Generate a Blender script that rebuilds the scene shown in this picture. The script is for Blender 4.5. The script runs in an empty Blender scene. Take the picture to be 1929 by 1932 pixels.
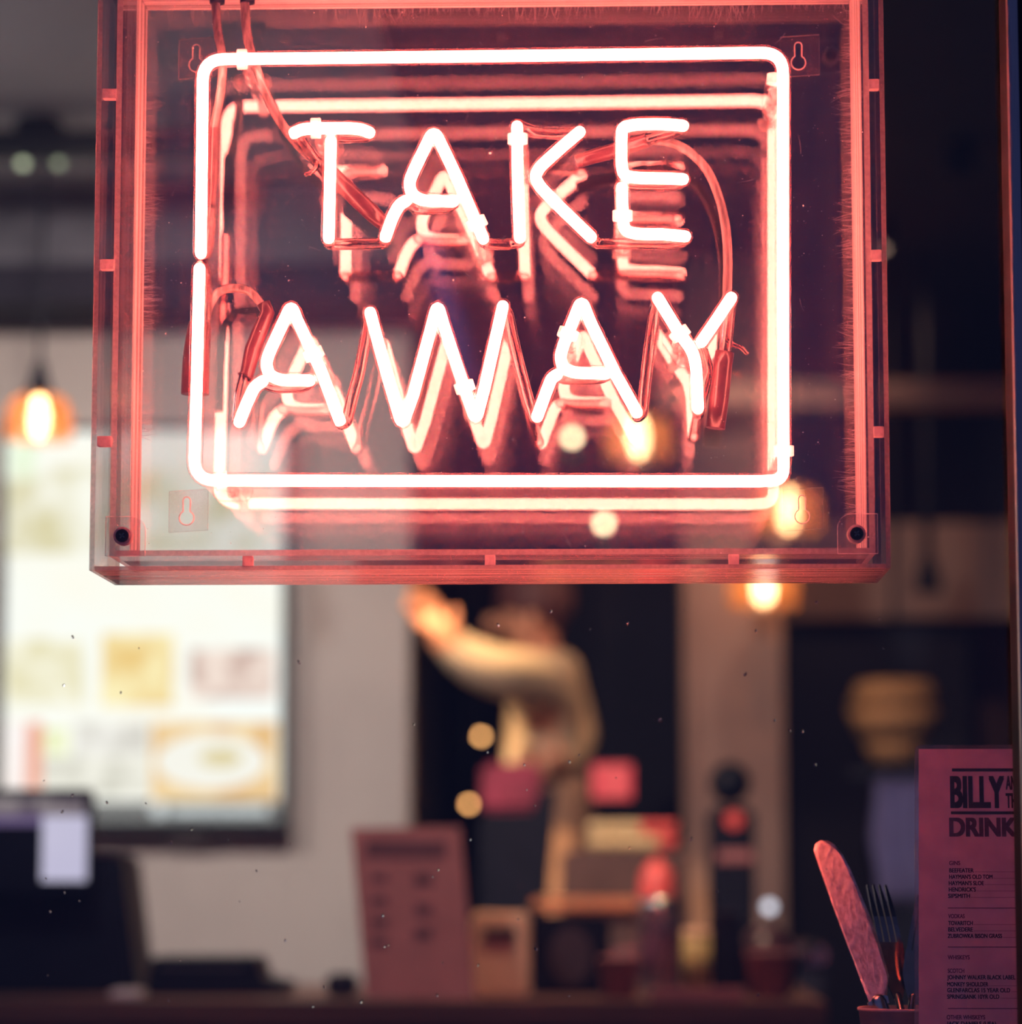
import bpy, bmesh, math, random
from mathutils import Vector, Matrix, noise

random.seed(7)
S = bpy.context.scene
COL = S.collection
PI = math.pi

# ------------------------------------------------------------------ camera, world, exposure
W, H, F = 1929.0, 1932.0, 5857.0            # photograph size and focal length in pixels
CAM = Vector((0.0, -2.6, 1.13))             # the street side; the sign's front sheet is the plane y = 0
PITCH, YAW = math.atan(674.0 / F), math.radians(1.85)
FWD = Vector((-math.sin(YAW) * math.cos(PITCH), math.cos(YAW) * math.cos(PITCH), math.sin(PITCH)))
RIGHT = Vector((math.cos(YAW), math.sin(YAW), 0))
UP = RIGHT.cross(FWD)
cd = bpy.data.cameras.new('camera')
cd.sensor_fit = 'HORIZONTAL'
cd.sensor_width = 36.0
cd.lens = 36.0 * F / W
cd.clip_start, cd.clip_end = 0.05, 60
cd.dof.use_dof = True
cd.dof.focus_distance = 2.685
cd.dof.aperture_fstop = 3.2
cam = bpy.data.objects.new('camera', cd)
COL.objects.link(cam)
cam.matrix_world = Matrix.Translation(CAM) @ Matrix((RIGHT, UP, -FWD)).transposed().to_4x4()
S.camera = cam

wd = bpy.data.worlds.new('dusk')
S.world = wd
wd.use_nodes = True
bg = wd.node_tree.nodes['Background']
bg.inputs['Color'].default_value = (0.20, 0.26, 0.80, 1)
bg.inputs['Strength'].default_value = 0.175

S.view_settings.view_transform = 'Standard'
S.view_settings.look = 'None'
S.view_settings.gamma = 1.0
S.view_settings.use_curve_mapping = False
S.view_settings.exposure = 0.0
S.cycles.transparent_max_bounces = 40
S.cycles.use_light_tree = False
S.cycles.max_bounces = 8
S.cycles.diffuse_bounces = 2
S.cycles.glossy_bounces = 5
S.cycles.transmission_bounces = 7
S.cycles.sample_clamp_indirect = 0.0
S.cycles.caustics_refractive = False
S.cycles.caustics_reflective = True


def ray(px, py):
    return RIGHT * ((px - W / 2) / F) + UP * ((H / 2 - py) / F) + FWD


def P(px, py, y):
    """the point of the plane at depth y that the photograph shows at a pixel"""
    d = ray(px, py)
    return CAM + d * ((y - CAM.y) / d.y)


def mm(px, y):
    return px * (y + 2.6) / F


def lamp(name, kind, loc, energy, color, size=0.1, target=None, spot=None, blend=0.5):
    l = bpy.data.lights.new(name, kind)
    l.energy = energy
    l.color = color
    if kind == 'AREA':
        l.shape = 'DISK'
        l.size = size
    else:
        l.shadow_soft_size = size
    if kind == 'SPOT':
        l.spot_size = spot
        l.spot_blend = blend
    o = bpy.data.objects.new(name, l)
    COL.objects.link(o)
    o.location = loc
    if target is not None:
        o.rotation_euler = (Vector(target) - Vector(loc)).to_track_quat('-Z', 'Y').to_euler()
    return o


# ------------------------------------------------------------------ materials
def new_mat(name):
    m = bpy.data.materials.new(name)
    m.use_nodes = True
    nt = m.node_tree
    nt.nodes.clear()
    out = nt.nodes.new('ShaderNodeOutputMaterial')
    return m, nt, out


def coords(nt, scale=(1, 1, 1)):
    tc = nt.nodes.new('ShaderNodeTexCoord')
    mp = nt.nodes.new('ShaderNodeMapping')
    mp.inputs['Scale'].default_value = scale
    nt.links.new(tc.outputs['Object'], mp.inputs['Vector'])
    return mp.outputs['Vector']


def noise_ramp(nt, a, b, scale=8.0, stretch=(1, 1, 1), detail=4.0, lo=0.35, hi=0.65):
    n = nt.nodes.new('ShaderNodeTexNoise')
    n.inputs['Scale'].default_value = scale
    n.inputs['Detail'].default_value = detail
    nt.links.new(coords(nt, stretch), n.inputs['Vector'])
    r = nt.nodes.new('ShaderNodeValToRGB')
    r.color_ramp.elements[0].position = lo
    r.color_ramp.elements[1].position = hi
    r.color_ramp.elements[0].color = (*a, 1) if len(a) == 3 else a
    r.color_ramp.elements[1].color = (*b, 1) if len(b) == 3 else b
    nt.links.new(n.outputs['Fac'], r.inputs['Fac'])
    return r.outputs['Color'], n.outputs['Fac']


def pmat(name, col, rough=0.5, metal=0.0, var=0.15, scale=10.0, stretch=(1, 1, 1), bump=0.0, trans=0.0, ior=1.45, spec=0.5, sheen=0.0):
    m, nt, out = new_mat(name)
    b = nt.nodes.new('ShaderNodeBsdfPrincipled')
    c, f = noise_ramp(nt, tuple(x * (1 - var) for x in col), tuple(min(1, x * (1 + var)) for x in col), scale, stretch)
    nt.links.new(c, b.inputs['Base Color'])
    b.inputs['Roughness'].default_value = rough
    b.inputs['Metallic'].default_value = metal
    b.inputs['Transmission Weight'].default_value = trans
    b.inputs['IOR'].default_value = ior
    b.inputs['Specular IOR Level'].default_value = spec
    if bump:
        bm_ = nt.nodes.new('ShaderNodeBump')
        bm_.inputs['Strength'].default_value = bump
        bm_.inputs['Distance'].default_value = 0.01
        nt.links.new(f, bm_.inputs['Height'])
        nt.links.new(bm_.outputs['Normal'], b.inputs['Normal'])
    nt.links.new(b.outputs['BSDF'], out.inputs['Surface'])
    return m


def emat(name, a, strength=1.0, b=None, scale=12.0, stretch=(1, 1, 1)):
    m, nt, out = new_mat(name)
    if name.startswith(('print_', 'screen', 'lit_plate', 'lit_food', 'lit_footer', 'lit_lettering', 'lit_emblem')):
        m.cycles.emission_sampling = 'NONE'
    e = nt.nodes.new('ShaderNodeEmission')
    c, _ = noise_ramp(nt, a, b or a, scale, stretch)
    nt.links.new(c, e.inputs['Color'])
    e.inputs['Strength'].default_value = strength
    nt.links.new(e.outputs['Emission'], out.inputs['Surface'])
    return m


def schlick(nt, f0):
    lw = nt.nodes.new('ShaderNodeLayerWeight')
    lw.inputs['Blend'].default_value = 0.5
    p = nt.nodes.new('ShaderNodeMath')
    p.operation = 'POWER'
    p.inputs[1].default_value = 5.0
    nt.links.new(lw.outputs['Facing'], p.inputs[0])
    a = nt.nodes.new('ShaderNodeMath')
    a.operation = 'MULTIPLY_ADD'
    a.inputs[1].default_value = 1 - f0
    a.inputs[2].default_value = f0
    nt.links.new(p.outputs[0], a.inputs[0])
    return a.outputs[0]


def sheet(name, f0, tint=(1, 1, 1), film=0.0, film_col=(0.9, 0.9, 0.9), streak=None, film_scale=30.0):
    """clear sheet: sees straight through, mirrors by its refractive index, carries a thin scattering film"""
    m, nt, out = new_mat(name)
    t = nt.nodes.new('ShaderNodeBsdfTransparent')
    t.inputs['Color'].default_value = (*tint, 1)
    g = nt.nodes.new('ShaderNodeBsdfGlossy')
    g.inputs['Roughness'].default_value = 0.0
    mx = nt.nodes.new('ShaderNodeMixShader')
    nt.links.new(schlick(nt, f0), mx.inputs['Fac'])
    nt.links.new(t.outputs[0], mx.inputs[1])
    nt.links.new(g.outputs[0], mx.inputs[2])
    last = mx.outputs[0]
    if film > 0:
        tr = nt.nodes.new('ShaderNodeBsdfTranslucent')
        df = nt.nodes.new('ShaderNodeBsdfDiffuse')
        for n_ in (tr, df):
            n_.inputs['Color'].default_value = (*film_col, 1)
        h = nt.nodes.new('ShaderNodeMixShader')
        h.inputs['Fac'].default_value = 0.5
        nt.links.new(tr.outputs[0], h.inputs[1])
        nt.links.new(df.outputs[0], h.inputs[2])
        lo, hi = (0.35, 1.0) if streak is None else (0.05, 1.0)
        c, _ = noise_ramp(nt, (film * lo,) * 3, (film * hi,) * 3, film_scale, streak or (1, 1, 1), 6.0, 0.38, 0.62)
        m2 = nt.nodes.new('ShaderNodeMixShader')
        nt.links.new(c, m2.inputs['Fac'])
        nt.links.new(last, m2.inputs[1])
        nt.links.new(h.outputs[0], m2.inputs[2])
        last = m2.outputs[0]
    nt.links.new(last, out.inputs['Surface'])
    return m


def frosted(name, col, clear=0.3):
    m, nt, out = new_mat(name)
    t = nt.nodes.new('ShaderNodeBsdfTransparent')
    tr = nt.nodes.new('ShaderNodeBsdfTranslucent')
    df = nt.nodes.new('ShaderNodeBsdfDiffuse')
    c, _ = noise_ramp(nt, tuple(x * 0.8 for x in col), col, 300)
    nt.links.new(c, tr.inputs['Color'])
    nt.links.new(c, df.inputs['Color'])
    h = nt.nodes.new('ShaderNodeMixShader')
    h.inputs['Fac'].default_value = 0.5
    nt.links.new(tr.outputs[0], h.inputs[1])
    nt.links.new(df.outputs[0], h.inputs[2])
    m2 = nt.nodes.new('ShaderNodeMixShader')
    m2.inputs['Fac'].default_value = clear
    nt.links.new(h.outputs[0], m2.inputs[1])
    nt.links.new(t.outputs[0], m2.inputs[2])
    nt.links.new(m2.outputs[0], out.inputs['Surface'])
    return m


def glassmat(name, col=(1, 1, 1), ior=1.45, rough=0.0):
    m, nt, out = new_mat(name)
    g = nt.nodes.new('ShaderNodeBsdfGlass')
    c, _ = noise_ramp(nt, tuple(x * 0.97 for x in col), col, 60)
    nt.links.new(c, g.inputs['Color'])
    g.inputs['IOR'].default_value = ior
    g.inputs['Roughness'].default_value = rough
    nt.links.new(g.outputs[0], out.inputs['Surface'])
    return m


NEON = 64.0
M = {}
M['neon'] = emat('neon_gas', (1.0, 0.166, 0.116), NEON, (1.0, 0.170, 0.120), 20)
M['sleeve'] = sheet('halo_film', 0.03, (1, 1, 1), 0.022, (1.0, 0.45, 0.42), None, 90)  # red scattering film that makes the halo round each lit tube
M['acrylic'] = sheet('acrylic_sheet', 0.088, (0.985, 0.98, 0.98))
M['glowfilm'] = sheet('glow_acrylic', 0.088, (0.985, 0.98, 0.98), 0.0024, (0.9, 0.6, 0.9), None, 9)  # violet scattering film added for the broad glow of the tubes
M['wallsheet'] = sheet('acrylic_side', 0.055, (0.95, 0.93, 0.93), 0.022, (0.85, 0.72, 0.70), (0.6, 260, 0.6), 1.0)
M['coversheet'] = sheet('acrylic_cover_side', 0.05, (0.93, 0.90, 0.90))
M['bottomsheet'] = sheet('acrylic_bottom', 0.05, (0.95, 0.93, 0.93), 0.55, (0.85, 0.72, 0.70), (0.6, 260, 0.6), 1.0)
M['stripv'] = sheet('acrylic_strip_upright', 0.05, (0.9, 0.86, 0.86), 0.95, (0.99, 0.94, 0.90), (420, 420, 0.5), 1.0)
M['striph'] = sheet('acrylic_strip_level', 0.05, (0.9, 0.86, 0.86), 0.95, (0.99, 0.94, 0.90), (0.5, 420, 420), 1.0)
M['edge'] = frosted('acrylic_sawn_edge', (0.55, 0.46, 0.45), 0.4)
M['spacer'] = frosted('acrylic_spacer', (0.92, 0.80, 0.78), 0.05)
M['block'] = sheet('acrylic_block', 0.03, (0.97, 0.95, 0.95), 0.03, (0.9, 0.8, 0.8))
M['crazing'] = frosted('crazing', (0.85, 0.75, 0.75), 0.38)
M['dust'] = frosted('dust', (0.9, 0.85, 0.8), 0.1)
M['clearglass'] = glassmat('unlit_glass_tube', (0.93, 0.80, 0.80), 1.47)
M['support'] = sheet('clear_support', 0.06, (0.97, 0.93, 0.93), 0.10, (0.95, 0.85, 0.85), None, 80)
M['collar'] = frosted('clear_collar', (0.9, 0.8, 0.8), 0.45)
M['cable'] = pmat('silicone_cable', (0.34, 0.26, 0.25), 0.18, 0, 0.5, 160, (1, 1, 0.1), trans=0.4)
M['boot'] = pmat('rubber_boot', (0.05, 0.016, 0.020), 0.28, 0, 0.3, 60)
M['black'] = pmat('black_metal', (0.006, 0.007, 0.012), 0.5, 0, 0.2, 40, spec=0.2)
M['blackplastic'] = pmat('black_plastic', (0.004, 0.005, 0.011), 0.5, 0, 0.2, 20, spec=0.2)
M['screw'] = pmat('black_screw', (0.02, 0.018, 0.025), 0.35, 0.7, 0.2, 90)
M['pane'] = sheet('window_glass', 0.042, (0.985, 0.99, 0.99), 0.0015, (0.8, 0.8, 0.85), None, 14)
M['drop'] = glassmat('rain_drop', (1, 1, 1), 1.33)
M['alu'] = pmat('aluminium_frame', (0.42, 0.40, 0.42), 0.38, 0.85, 0.1, 60, (40, 40, 0.5))
M['wallgrey'] = pmat('grey_plaster', (0.50, 0.45, 0.44), 0.9, 0, 0.04, 5, bump=0.05)
M['ceilgrey'] = pmat('grey_ceiling', (0.46, 0.46, 0.53), 0.9, 0, 0.05, 4)
M['navy'] = pmat('navy_paint', (0.012, 0.013, 0.028), 0.8, 0, 0.15, 4)
M['darkwall'] = pmat('dark_plaster', (0.018, 0.016, 0.028), 0.85, 0, 0.15, 4)
M['brownwall'] = pmat('brown_plaster', (0.30, 0.185, 0.16), 0.85, 0, 0.08, 5)
M['floor'] = pmat('dark_floor', (0.05, 0.045, 0.05), 0.6, 0, 0.25, 3)
M['pave'] = pmat('pavement', (0.12, 0.12, 0.13), 0.8, 0, 0.2, 6)
M['wood'] = pmat('dark_wood', (0.10, 0.042, 0.030), 0.5, 0, 0.3, 3, (1, 12, 12))
M['steel'] = pmat('brushed_steel', (0.62, 0.58, 0.56), 0.25, 1.0, 0.08, 60, (1, 1, 8))
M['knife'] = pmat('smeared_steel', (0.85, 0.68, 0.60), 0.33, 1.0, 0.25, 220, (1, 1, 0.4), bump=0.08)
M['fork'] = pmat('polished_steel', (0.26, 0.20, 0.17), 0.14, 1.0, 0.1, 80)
M['coral'] = pmat('coral_card', (0.95, 0.62, 0.52), 0.6, 0, 0.08, 60)
M['paper'] = pmat('menu_paper', (0.92, 0.58, 0.54), 0.75, 0, 0.05, 35)
M['ink'] = pmat('navy_ink', (0.006, 0.007, 0.016), 0.8, 0, 0.1, 200)
M['fadedink'] = pmat('faded_red_ink', (0.19, 0.085, 0.115), 0.8, 0, 0.15, 200)
M['laminate'] = sheet('laminate_film', 0.05, (0.96, 0.92, 0.94), 0.16, (0.75, 0.6, 0.65), None, 40)
M['amber'] = sheet('amber_glass', 0.05, (1.0, 0.74, 0.52), 0.55, (1.0, 0.40, 0.13), None, 30)
M['bulb'] = emat('hot_bulb', (1.0, 0.70, 0.42), 17.0, (1.0, 0.72, 0.46), 30)
M['led'] = emat('small_lamp', (1.0, 0.78, 0.45), 16.0, (1.0, 0.80, 0.48), 30)
M['amberled'] = emat('amber_lamp', (1.0, 0.46, 0.15), 10.0, (1.0, 0.48, 0.17), 30)
M['redsign'] = emat('red_lit_sign', (1.0, 0.16, 0.14), 1.0, (0.75, 0.05, 0.07), 40)
M['spotface'] = emat('spot_face', (0.85, 0.95, 0.62), 1.3, (0.8, 0.9, 0.6), 30)
M['dimface'] = emat('dim_spot_face', (0.85, 0.95, 0.62), 0.7, (0.8, 0.9, 0.6), 30)
M['redplastic'] = pmat('red_plastic', (0.75, 0.10, 0.09), 0.4, 0, 0.12, 30)
M['maroon'] = pmat('maroon_panel', (0.30, 0.03, 0.065), 0.6, 0, 0.25, 12)
M['rosecard'] = pmat('rose_card', (0.31, 0.115, 0.12), 0.7, 0, 0.08, 20)
M['rosedark'] = pmat('dark_print', (0.10, 0.035, 0.05), 0.8, 0, 0.15, 20)
M['cream'] = pmat('cream_card', (0.85, 0.58, 0.38), 0.7, 0, 0.06, 20)
M['cup'] = pmat('cream_cup', (0.70, 0.52, 0.28), 0.45, 0, 0.06, 20)
M['olive'] = pmat('olive_tin', (0.48, 0.38, 0.15), 0.5, 0, 0.1, 20)
M['lilac'] = pmat('lilac_cloth', (0.30, 0.26, 0.52), 0.9, 0, 0.12, 18, (4, 4, 1), bump=0.1)
M['wicker'] = pmat('wicker', (0.36, 0.19, 0.08), 0.7, 0, 0.3, 60, (1, 1, 6))
M['skin'] = pmat('skin', (0.62, 0.27, 0.16), 0.55, 0, 0.06, 30)
M['shirt'] = pmat('cream_shirt', (0.72, 0.55, 0.38), 0.85, 0, 0.06, 25, bump=0.1)
M['apron'] = pmat('brown_apron', (0.36, 0.20, 0.13), 0.85, 0, 0.1, 25)
M['hair'] = pmat('dark_hair', (0.10, 0.032, 0.03), 0.6, 0, 0.3, 60, (1, 1, 0.2))
M['trouser'] = pmat('dark_trousers', (0.03, 0.025, 0.03), 0.9, 0, 0.2, 30)


# ------------------------------------------------------------------ building helpers
def mesh_from(name, bm, mats):
    me = bpy.data.meshes.new(name)
    bm.to_mesh(me)
    bm.free()
    for m in (mats if isinstance(mats, (list, tuple)) else [mats]):
        me.materials.append(M[m] if isinstance(m, str) else m)
    return me


def put(name, me, parent=None):
    """vertices come in world metres; a top-level mesh gets its origin at its base"""
    o = bpy.data.objects.new(name, me)
    COL.objects.link(o)
    if parent is not None:
        o.parent = parent
        if parent.type == 'EMPTY':
            o.matrix_parent_inverse = Matrix.Translation(-parent.location)
        else:
            o.matrix_parent_inverse = Matrix.Translation(-parent.location) if parent.parent is None else Matrix.Identity(4)
    else:
        vs = [v.co for v in me.vertices]
        b = Vector(((min(v.x for v in vs) + max(v.x for v in vs)) / 2, (min(v.y for v in vs) + max(v.y for v in vs)) / 2, min(v.z for v in vs)))
        me.transform(Matrix.Translation(-b))
        o.location = b
    return o


def tag(o, label, cat, group=None):
    o['label'] = label
    o['category'] = cat
    if group:
        o['group'] = group
    return o


def thing(name, label, cat, loc, group=None):
    e = bpy.data.objects.new(name, None)
    COL.objects.link(e)
    e.empty_display_size = 0.05
    e.location = loc
    return tag(e, label, cat, group)


def struct(o, kind='structure'):
    o['kind'] = kind
    return o


def box_bm(x0, x1, y0, y1, z0, z1, bevel=0.0, bm=None):
    own = bm is None
    bm = bm or bmesh.new()
    r = bmesh.ops.create_cube(bm, size=1)
    for v in r['verts']:
        v.co = Vector(((x0 + x1) / 2 + v.co.x * (x1 - x0), (y0 + y1) / 2 + v.co.y * (y1 - y0), (z0 + z1) / 2 + v.co.z * (z1 - z0)))
    if bevel and own:
        bmesh.ops.bevel(bm, geom=bm.edges[:], offset=bevel, segments=2, affect='EDGES')
    return bm


def box(name, x0, x1, y0, y1, z0, z1, mat, parent=None, bevel=0.0):
    return put(name, mesh_from(name, box_bm(x0, x1, y0, y1, z0, z1, bevel), mat), parent)


def pbox(name, px0, px1, py0, py1, y, depth, mat, parent=None, bevel=0.0):
    """a box whose front face at depth y spans the given pixels"""
    a, b = P(px0, py1, y), P(px1, py0, y)
    return box(name, a.x, b.x, y, y + depth, a.z, b.z, mat, parent, bevel)


def slab(name, x0, x1, y0, y1, z0, z1, mat, edge='edge', parent=None, back=None):
    bm = box_bm(x0, x1, y0, y1, z0, z1)
    dims = (x1 - x0, y1 - y0, z1 - z0)
    ax = dims.index(min(dims))
    bm.normal_update()
    for f in bm.faces:
        f.material_index = (2 if back and f.normal[ax] > 0 else 0) if abs(f.normal[ax]) > 0.9 else 1
    return put(name, mesh_from(name, bm, [mat, edge] + ([back] if back else [])), parent)


def tube_bm(pts, r, seg=12, bm=None, caps=True, radii=None, inward=False):
    bm = bm or bmesh.new()
    n = len(pts)
    pts = [Vector(p) for p in pts]
    tang = []
    for i in range(n):
        t = pts[min(i + 1, n - 1)] - pts[max(i - 1, 0)]
        tang.append(t.normalized())
    ref = Vector((0, 1, 0)) if abs(tang[0].y) < 0.9 else Vector((1, 0, 0))
    nor = (ref - tang[0] * ref.dot(tang[0])).normalized()
    frames = []
    for i in range(n):
        if i:
            q = tang[i - 1].rotation_difference(tang[i])
            nor = q @ nor
            nor = (nor - tang[i] * nor.dot(tang[i])).normalized()
        frames.append((pts[i], nor.copy(), tang[i].cross(nor)))
    rings = []
    R = radii or [r] * n

    def ring(c, a, b, rr):
        return [bm.verts.new(c + (a * math.cos(2 * PI * k / seg) + b * math.sin(2 * PI * k / seg)) * rr) for k in range(seg)]
    if caps:
        for k in (0.05, 0.55, 0.86):
            c, a, b = frames[0]
            rings.append(ring(c - tang[0] * R[0] * math.sqrt(1 - k * k), a, b, R[0] * k))
    for (c, a, b), rr in zip(frames, R):
        rings.append(ring(c, a, b, rr))
    if caps:
        for k in (0.86, 0.55, 0.05):
            c, a, b = frames[-1]
            rings.append(ring(c + tang[-1] * R[-1] * math.sqrt(1 - k * k), a, b, R[-1] * k))
    for A, B in zip(rings, rings[1:]):
        for k in range(seg):
            vs = (A[k], A[(k + 1) % seg], B[(k + 1) % seg], B[k])
            f = bm.faces.new(vs[::-1] if inward else vs)
            f.smooth = True
    for Rg, rev in ((rings[0], True), (rings[-1], False)):
        f = bm.faces.new(Rg[::-1] if (rev != inward) else Rg)
        f.smooth = caps
    return bm


def fillet(pts, r):
    """polyline with rounded corners"""
    out = [pts[0]]
    for i in range(1, len(pts) - 1):
        p, a, b = pts[i], pts[i - 1], pts[i + 1]
        da, db = (a - p), (b - p)
        k = min(r, da.length * 0.48, db.length * 0.48)
        A, B = p + da.normalized() * k, p + db.normalized() * k
        turn = da.angle(db)
        if turn > math.radians(174):
            out.append(p)
            continue
        for j in range(7):
            t = j / 6
            out.append(A * (1 - t) ** 2 + p * 2 * t * (1 - t) + B * t * t)
    out.append(pts[-1])
    return out


def smooth(pts, n=6):
    """Catmull-Rom through the points"""
    out = []
    m = len(pts)
    for i in range(m - 1):
        p0, p1, p2, p3 = pts[max(i - 1, 0)], pts[i], pts[i + 1], pts[min(i + 2, m - 1)]
        for j in range(n):
            t = j / n
            out.append(0.5 * ((2 * p1) + (p2 - p0) * t + (2 * p0 - 5 * p1 + 4 * p2 - p3) * t * t + (3 * p1 - p0 - 3 * p2 + p3) * t ** 3))
    out.append(pts[-1])
    return out


def lathe_bm(profile, c, seg=24, bm=None):
    """profile = (radius, z) pairs turned about the vertical through c"""
    bm = bm or bmesh.new()
    rings = []
    for r, z in profile:
        if r < 1e-6:
            rings.append([bm.verts.new((c[0], c[1], c[2] + z))])
        else:
            rings.append([bm.verts.new((c[0] + r * math.cos(2 * PI * k / seg), c[1] + r * math.sin(2 * PI * k / seg), c[2] + z)) for k in range(seg)])
    for A, B in zip(rings, rings[1:]):
        for k in range(seg):
            a0, a1 = A[k % len(A)], A[(k + 1) % len(A)]
            b0, b1 = B[k % len(B)], B[(k + 1) % len(B)]
            vs = []
            for v in (a0, a1, b1, b0):
                if v not in vs:
                    vs.append(v)
            if len(vs) > 2:
                bm.faces.new(vs).smooth = True
    return bm


def lathe(name, profile, c, mat, parent=None, seg=24):
    return put(name, mesh_from(name, lathe_bm(profile, c, seg), mat), parent)


def tube(name, pts, r, mat, parent=None, seg=12, caps=True, radii=None):
    return put(name, mesh_from(name, tube_bm(pts, r, seg, None, caps, radii), mat), parent)


def prism_bm(poly, y0, y1, bm=None):
    """outline of (x, z) pairs extruded from y0 to y1"""
    bm = bm or bmesh.new()
    a = [bm.verts.new((x, y0, z)) for x, z in poly]
    b = [bm.verts.new((x, y1, z)) for x, z in poly]
    n = len(poly)
    fa = bm.faces.new(a)
    fb = bm.faces.new(b[::-1])
    for k in range(n):
        bm.faces.new((a[k], b[k], b[(k + 1) % n], a[(k + 1) % n]))
    bmesh.ops.recalc_face_normals(bm, faces=bm.faces[:])
    return bm


def text(name, s, x, z, y, height, mat, parent, width=None, fat=0.0, xs=1.0):
    """flat print: letters with cap height `height`, their left end at x and their foot at z"""
    c = bpy.data.curves.new(name, 'FONT')
    c.body = s
    c.size = 1.0
    t = bpy.data.objects.new(name + '_curve', c)
    COL.objects.link(t)
    bpy.context.view_layer.update()
    me = bpy.data.meshes.new_from_object(t.evaluated_get(bpy.context.evaluated_depsgraph_get()))
    bpy.data.objects.remove(t)
    xsv = [v.co.x for v in me.vertices]
    ysv = [v.co.y for v in me.vertices]
    x0, x1 = min(xsv), max(xsv)
    k = height / 0.70
    kx = width / (x1 - x0) if width else k * xs
    for v in me.vertices:
        v.co = Vector((x + (v.co.x - x0) * kx, y, z + v.co.y * k))
    if fat:
        bm = bmesh.new()
        for dx in (-1, 0, 1):
            for dz in (-0.5, 0.5):
                m3 = me.copy()
                m3.transform(Matrix.Translation((dx * fat * kx, 0, dz * fat * k)))
                bm.from_mesh(m3)
                bpy.data.meshes.remove(m3)
        bm.to_mesh(me)
        bm.free()
    me.materials.clear()
    me.materials.append(M[mat])
    me.name = name
    return put(name, me, parent)


def copy_tree(o, shift, parent=None):
    c = o.copy()
    COL.objects.link(c)
    if parent is None:
        c.location = o.location + shift
    else:
        c.parent = parent
    for ch in list(o.children):
        copy_tree(ch, shift, c)
    return c


# ------------------------------------------------------------------ the setting
X770 = P(770, 1500, 4.4).x
WB = 4.4                                      # the grey wall, 7 m from the camera
CEIL = 2.62
struct(box('floor', -3.2, 3.6, 0.0, 7.2, -0.1, 0.0, 'floor'))
struct(box('pavement', -6, 6, -6, -0.08, -0.2, -0.1, 'pave'))
struct(box('wall_back', -3.0, X770, WB, WB + 0.16, 0, CEIL, 'wallgrey'))
struct(box('wall_kitchen', X770, 3.2, 6.9, 7.05, 0, CEIL, 'darkwall'))
struct(box('wall_left', -3.15, -3.0, 0.0, WB + 0.16, 0, CEIL, 'darkwall'))
struct(box('wall_right', 3.2, 3.35, 0.0, 7.05, 0, CEIL, 'darkwall'))
struct(box('wall_passage', X770 - 0.16, X770, WB + 0.16, 7.05, 0, CEIL, 'darkwall'))
xs_ = X770 + 0.05
struct(box('ceiling', -3.15, xs_, 0.0, WB + 0.16, CEIL, CEIL + 0.1, 'ceilgrey'))
struct(box('ceiling_dark', xs_, 3.35, 0.0, 7.05, CEIL, CEIL + 0.1, 'navy'))
# dark boxed-in beam along the top of the grey wall
a, b = P(0, 622, WB), P(770, 492, WB - 0.35)
struct(box('trim_beam', -3.0, X770 + 0.02, WB - 0.35, WB, a.z, b.z, 'darkwall'))
struct(box('trim_soffit', -3.0, X770 + 0.02, WB - 0.345, WB, b.z, CEIL, pmat('slate_soffit', (0.12, 0.12, 0.15), 0.9)))
# the pillar and the brown upper wall and rail behind the bar
a, b = P(1296, 1800, 4.9), P(1474, 1000, 4.9)
struct(box('wall_pillar', a.x, b.x, 4.9, 5.2, 0, CEIL, 'brownwall'))
a, b = P(1500, 1165, 5.6), P(1880, 985, 5.6)
struct(box('wall_upper_panel', b.x - (b.x - a.x) - 0.02, b.x + 0.6, 5.6, 5.66, a.z, b.z, 'brownwall'))
a, b = P(1240, 768, 4.6), P(1929, 716, 4.6)
struct(box('trim_rail', a.x, 3.2, 4.6, 4.68, a.z, b.z, 'brownwall'))
a, b = P(1835, 1420, 5.9), P(1940, 1000, 5.9)
struct(box('wall_side_panel', a.x, 3.2, 5.9, 5.95, 0, b.z + 0.02, pmat('plum_plaster', (0.10, 0.06, 0.065), 0.85)))

# shop front: low wall, glass, aluminium stile at the right edge
GY = -0.045
xr = P(1900, 300, GY).x
struct(box('wall_front', -3.15, 3.35, -0.08, 0.0, -0.1, 0.80, 'navy'))
win = struct(bpy.data.objects.new('window_1', None))
COL.objects.link(win)
win.location = (0, GY, 0.80)
slab('pane', -1.6, xr + 0.01, GY - 0.003, GY + 0.003, 0.83, 2.58, 'pane', 'edge', win)
box('frame_rail', -1.66, xr + 0.06, -0.08, -0.01, 0.80, 0.84, 'alu', win, 0.003)
box('frame_head', -1.66, xr + 0.06, -0.08, -0.01, 2.57, 2.62, 'alu', win, 0.003)
box('frame_stile', -1.68, -1.60, -0.08, -0.01, 0.84, 2.57, 'alu', win, 0.003)
xl = P(1923, 1000, -0.08).x
st = box('frame_stile', xl, xl + 0.06, -0.08, -0.012, 0.84, 2.57, 'navy', win, 0.002)
box('glazing_bead', xl - 0.002, xl + 0.006, -0.088, -0.074, 0.84, P(1920, 1408, -0.08).z + 1.3, 'alu', win, 0.001)
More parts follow.
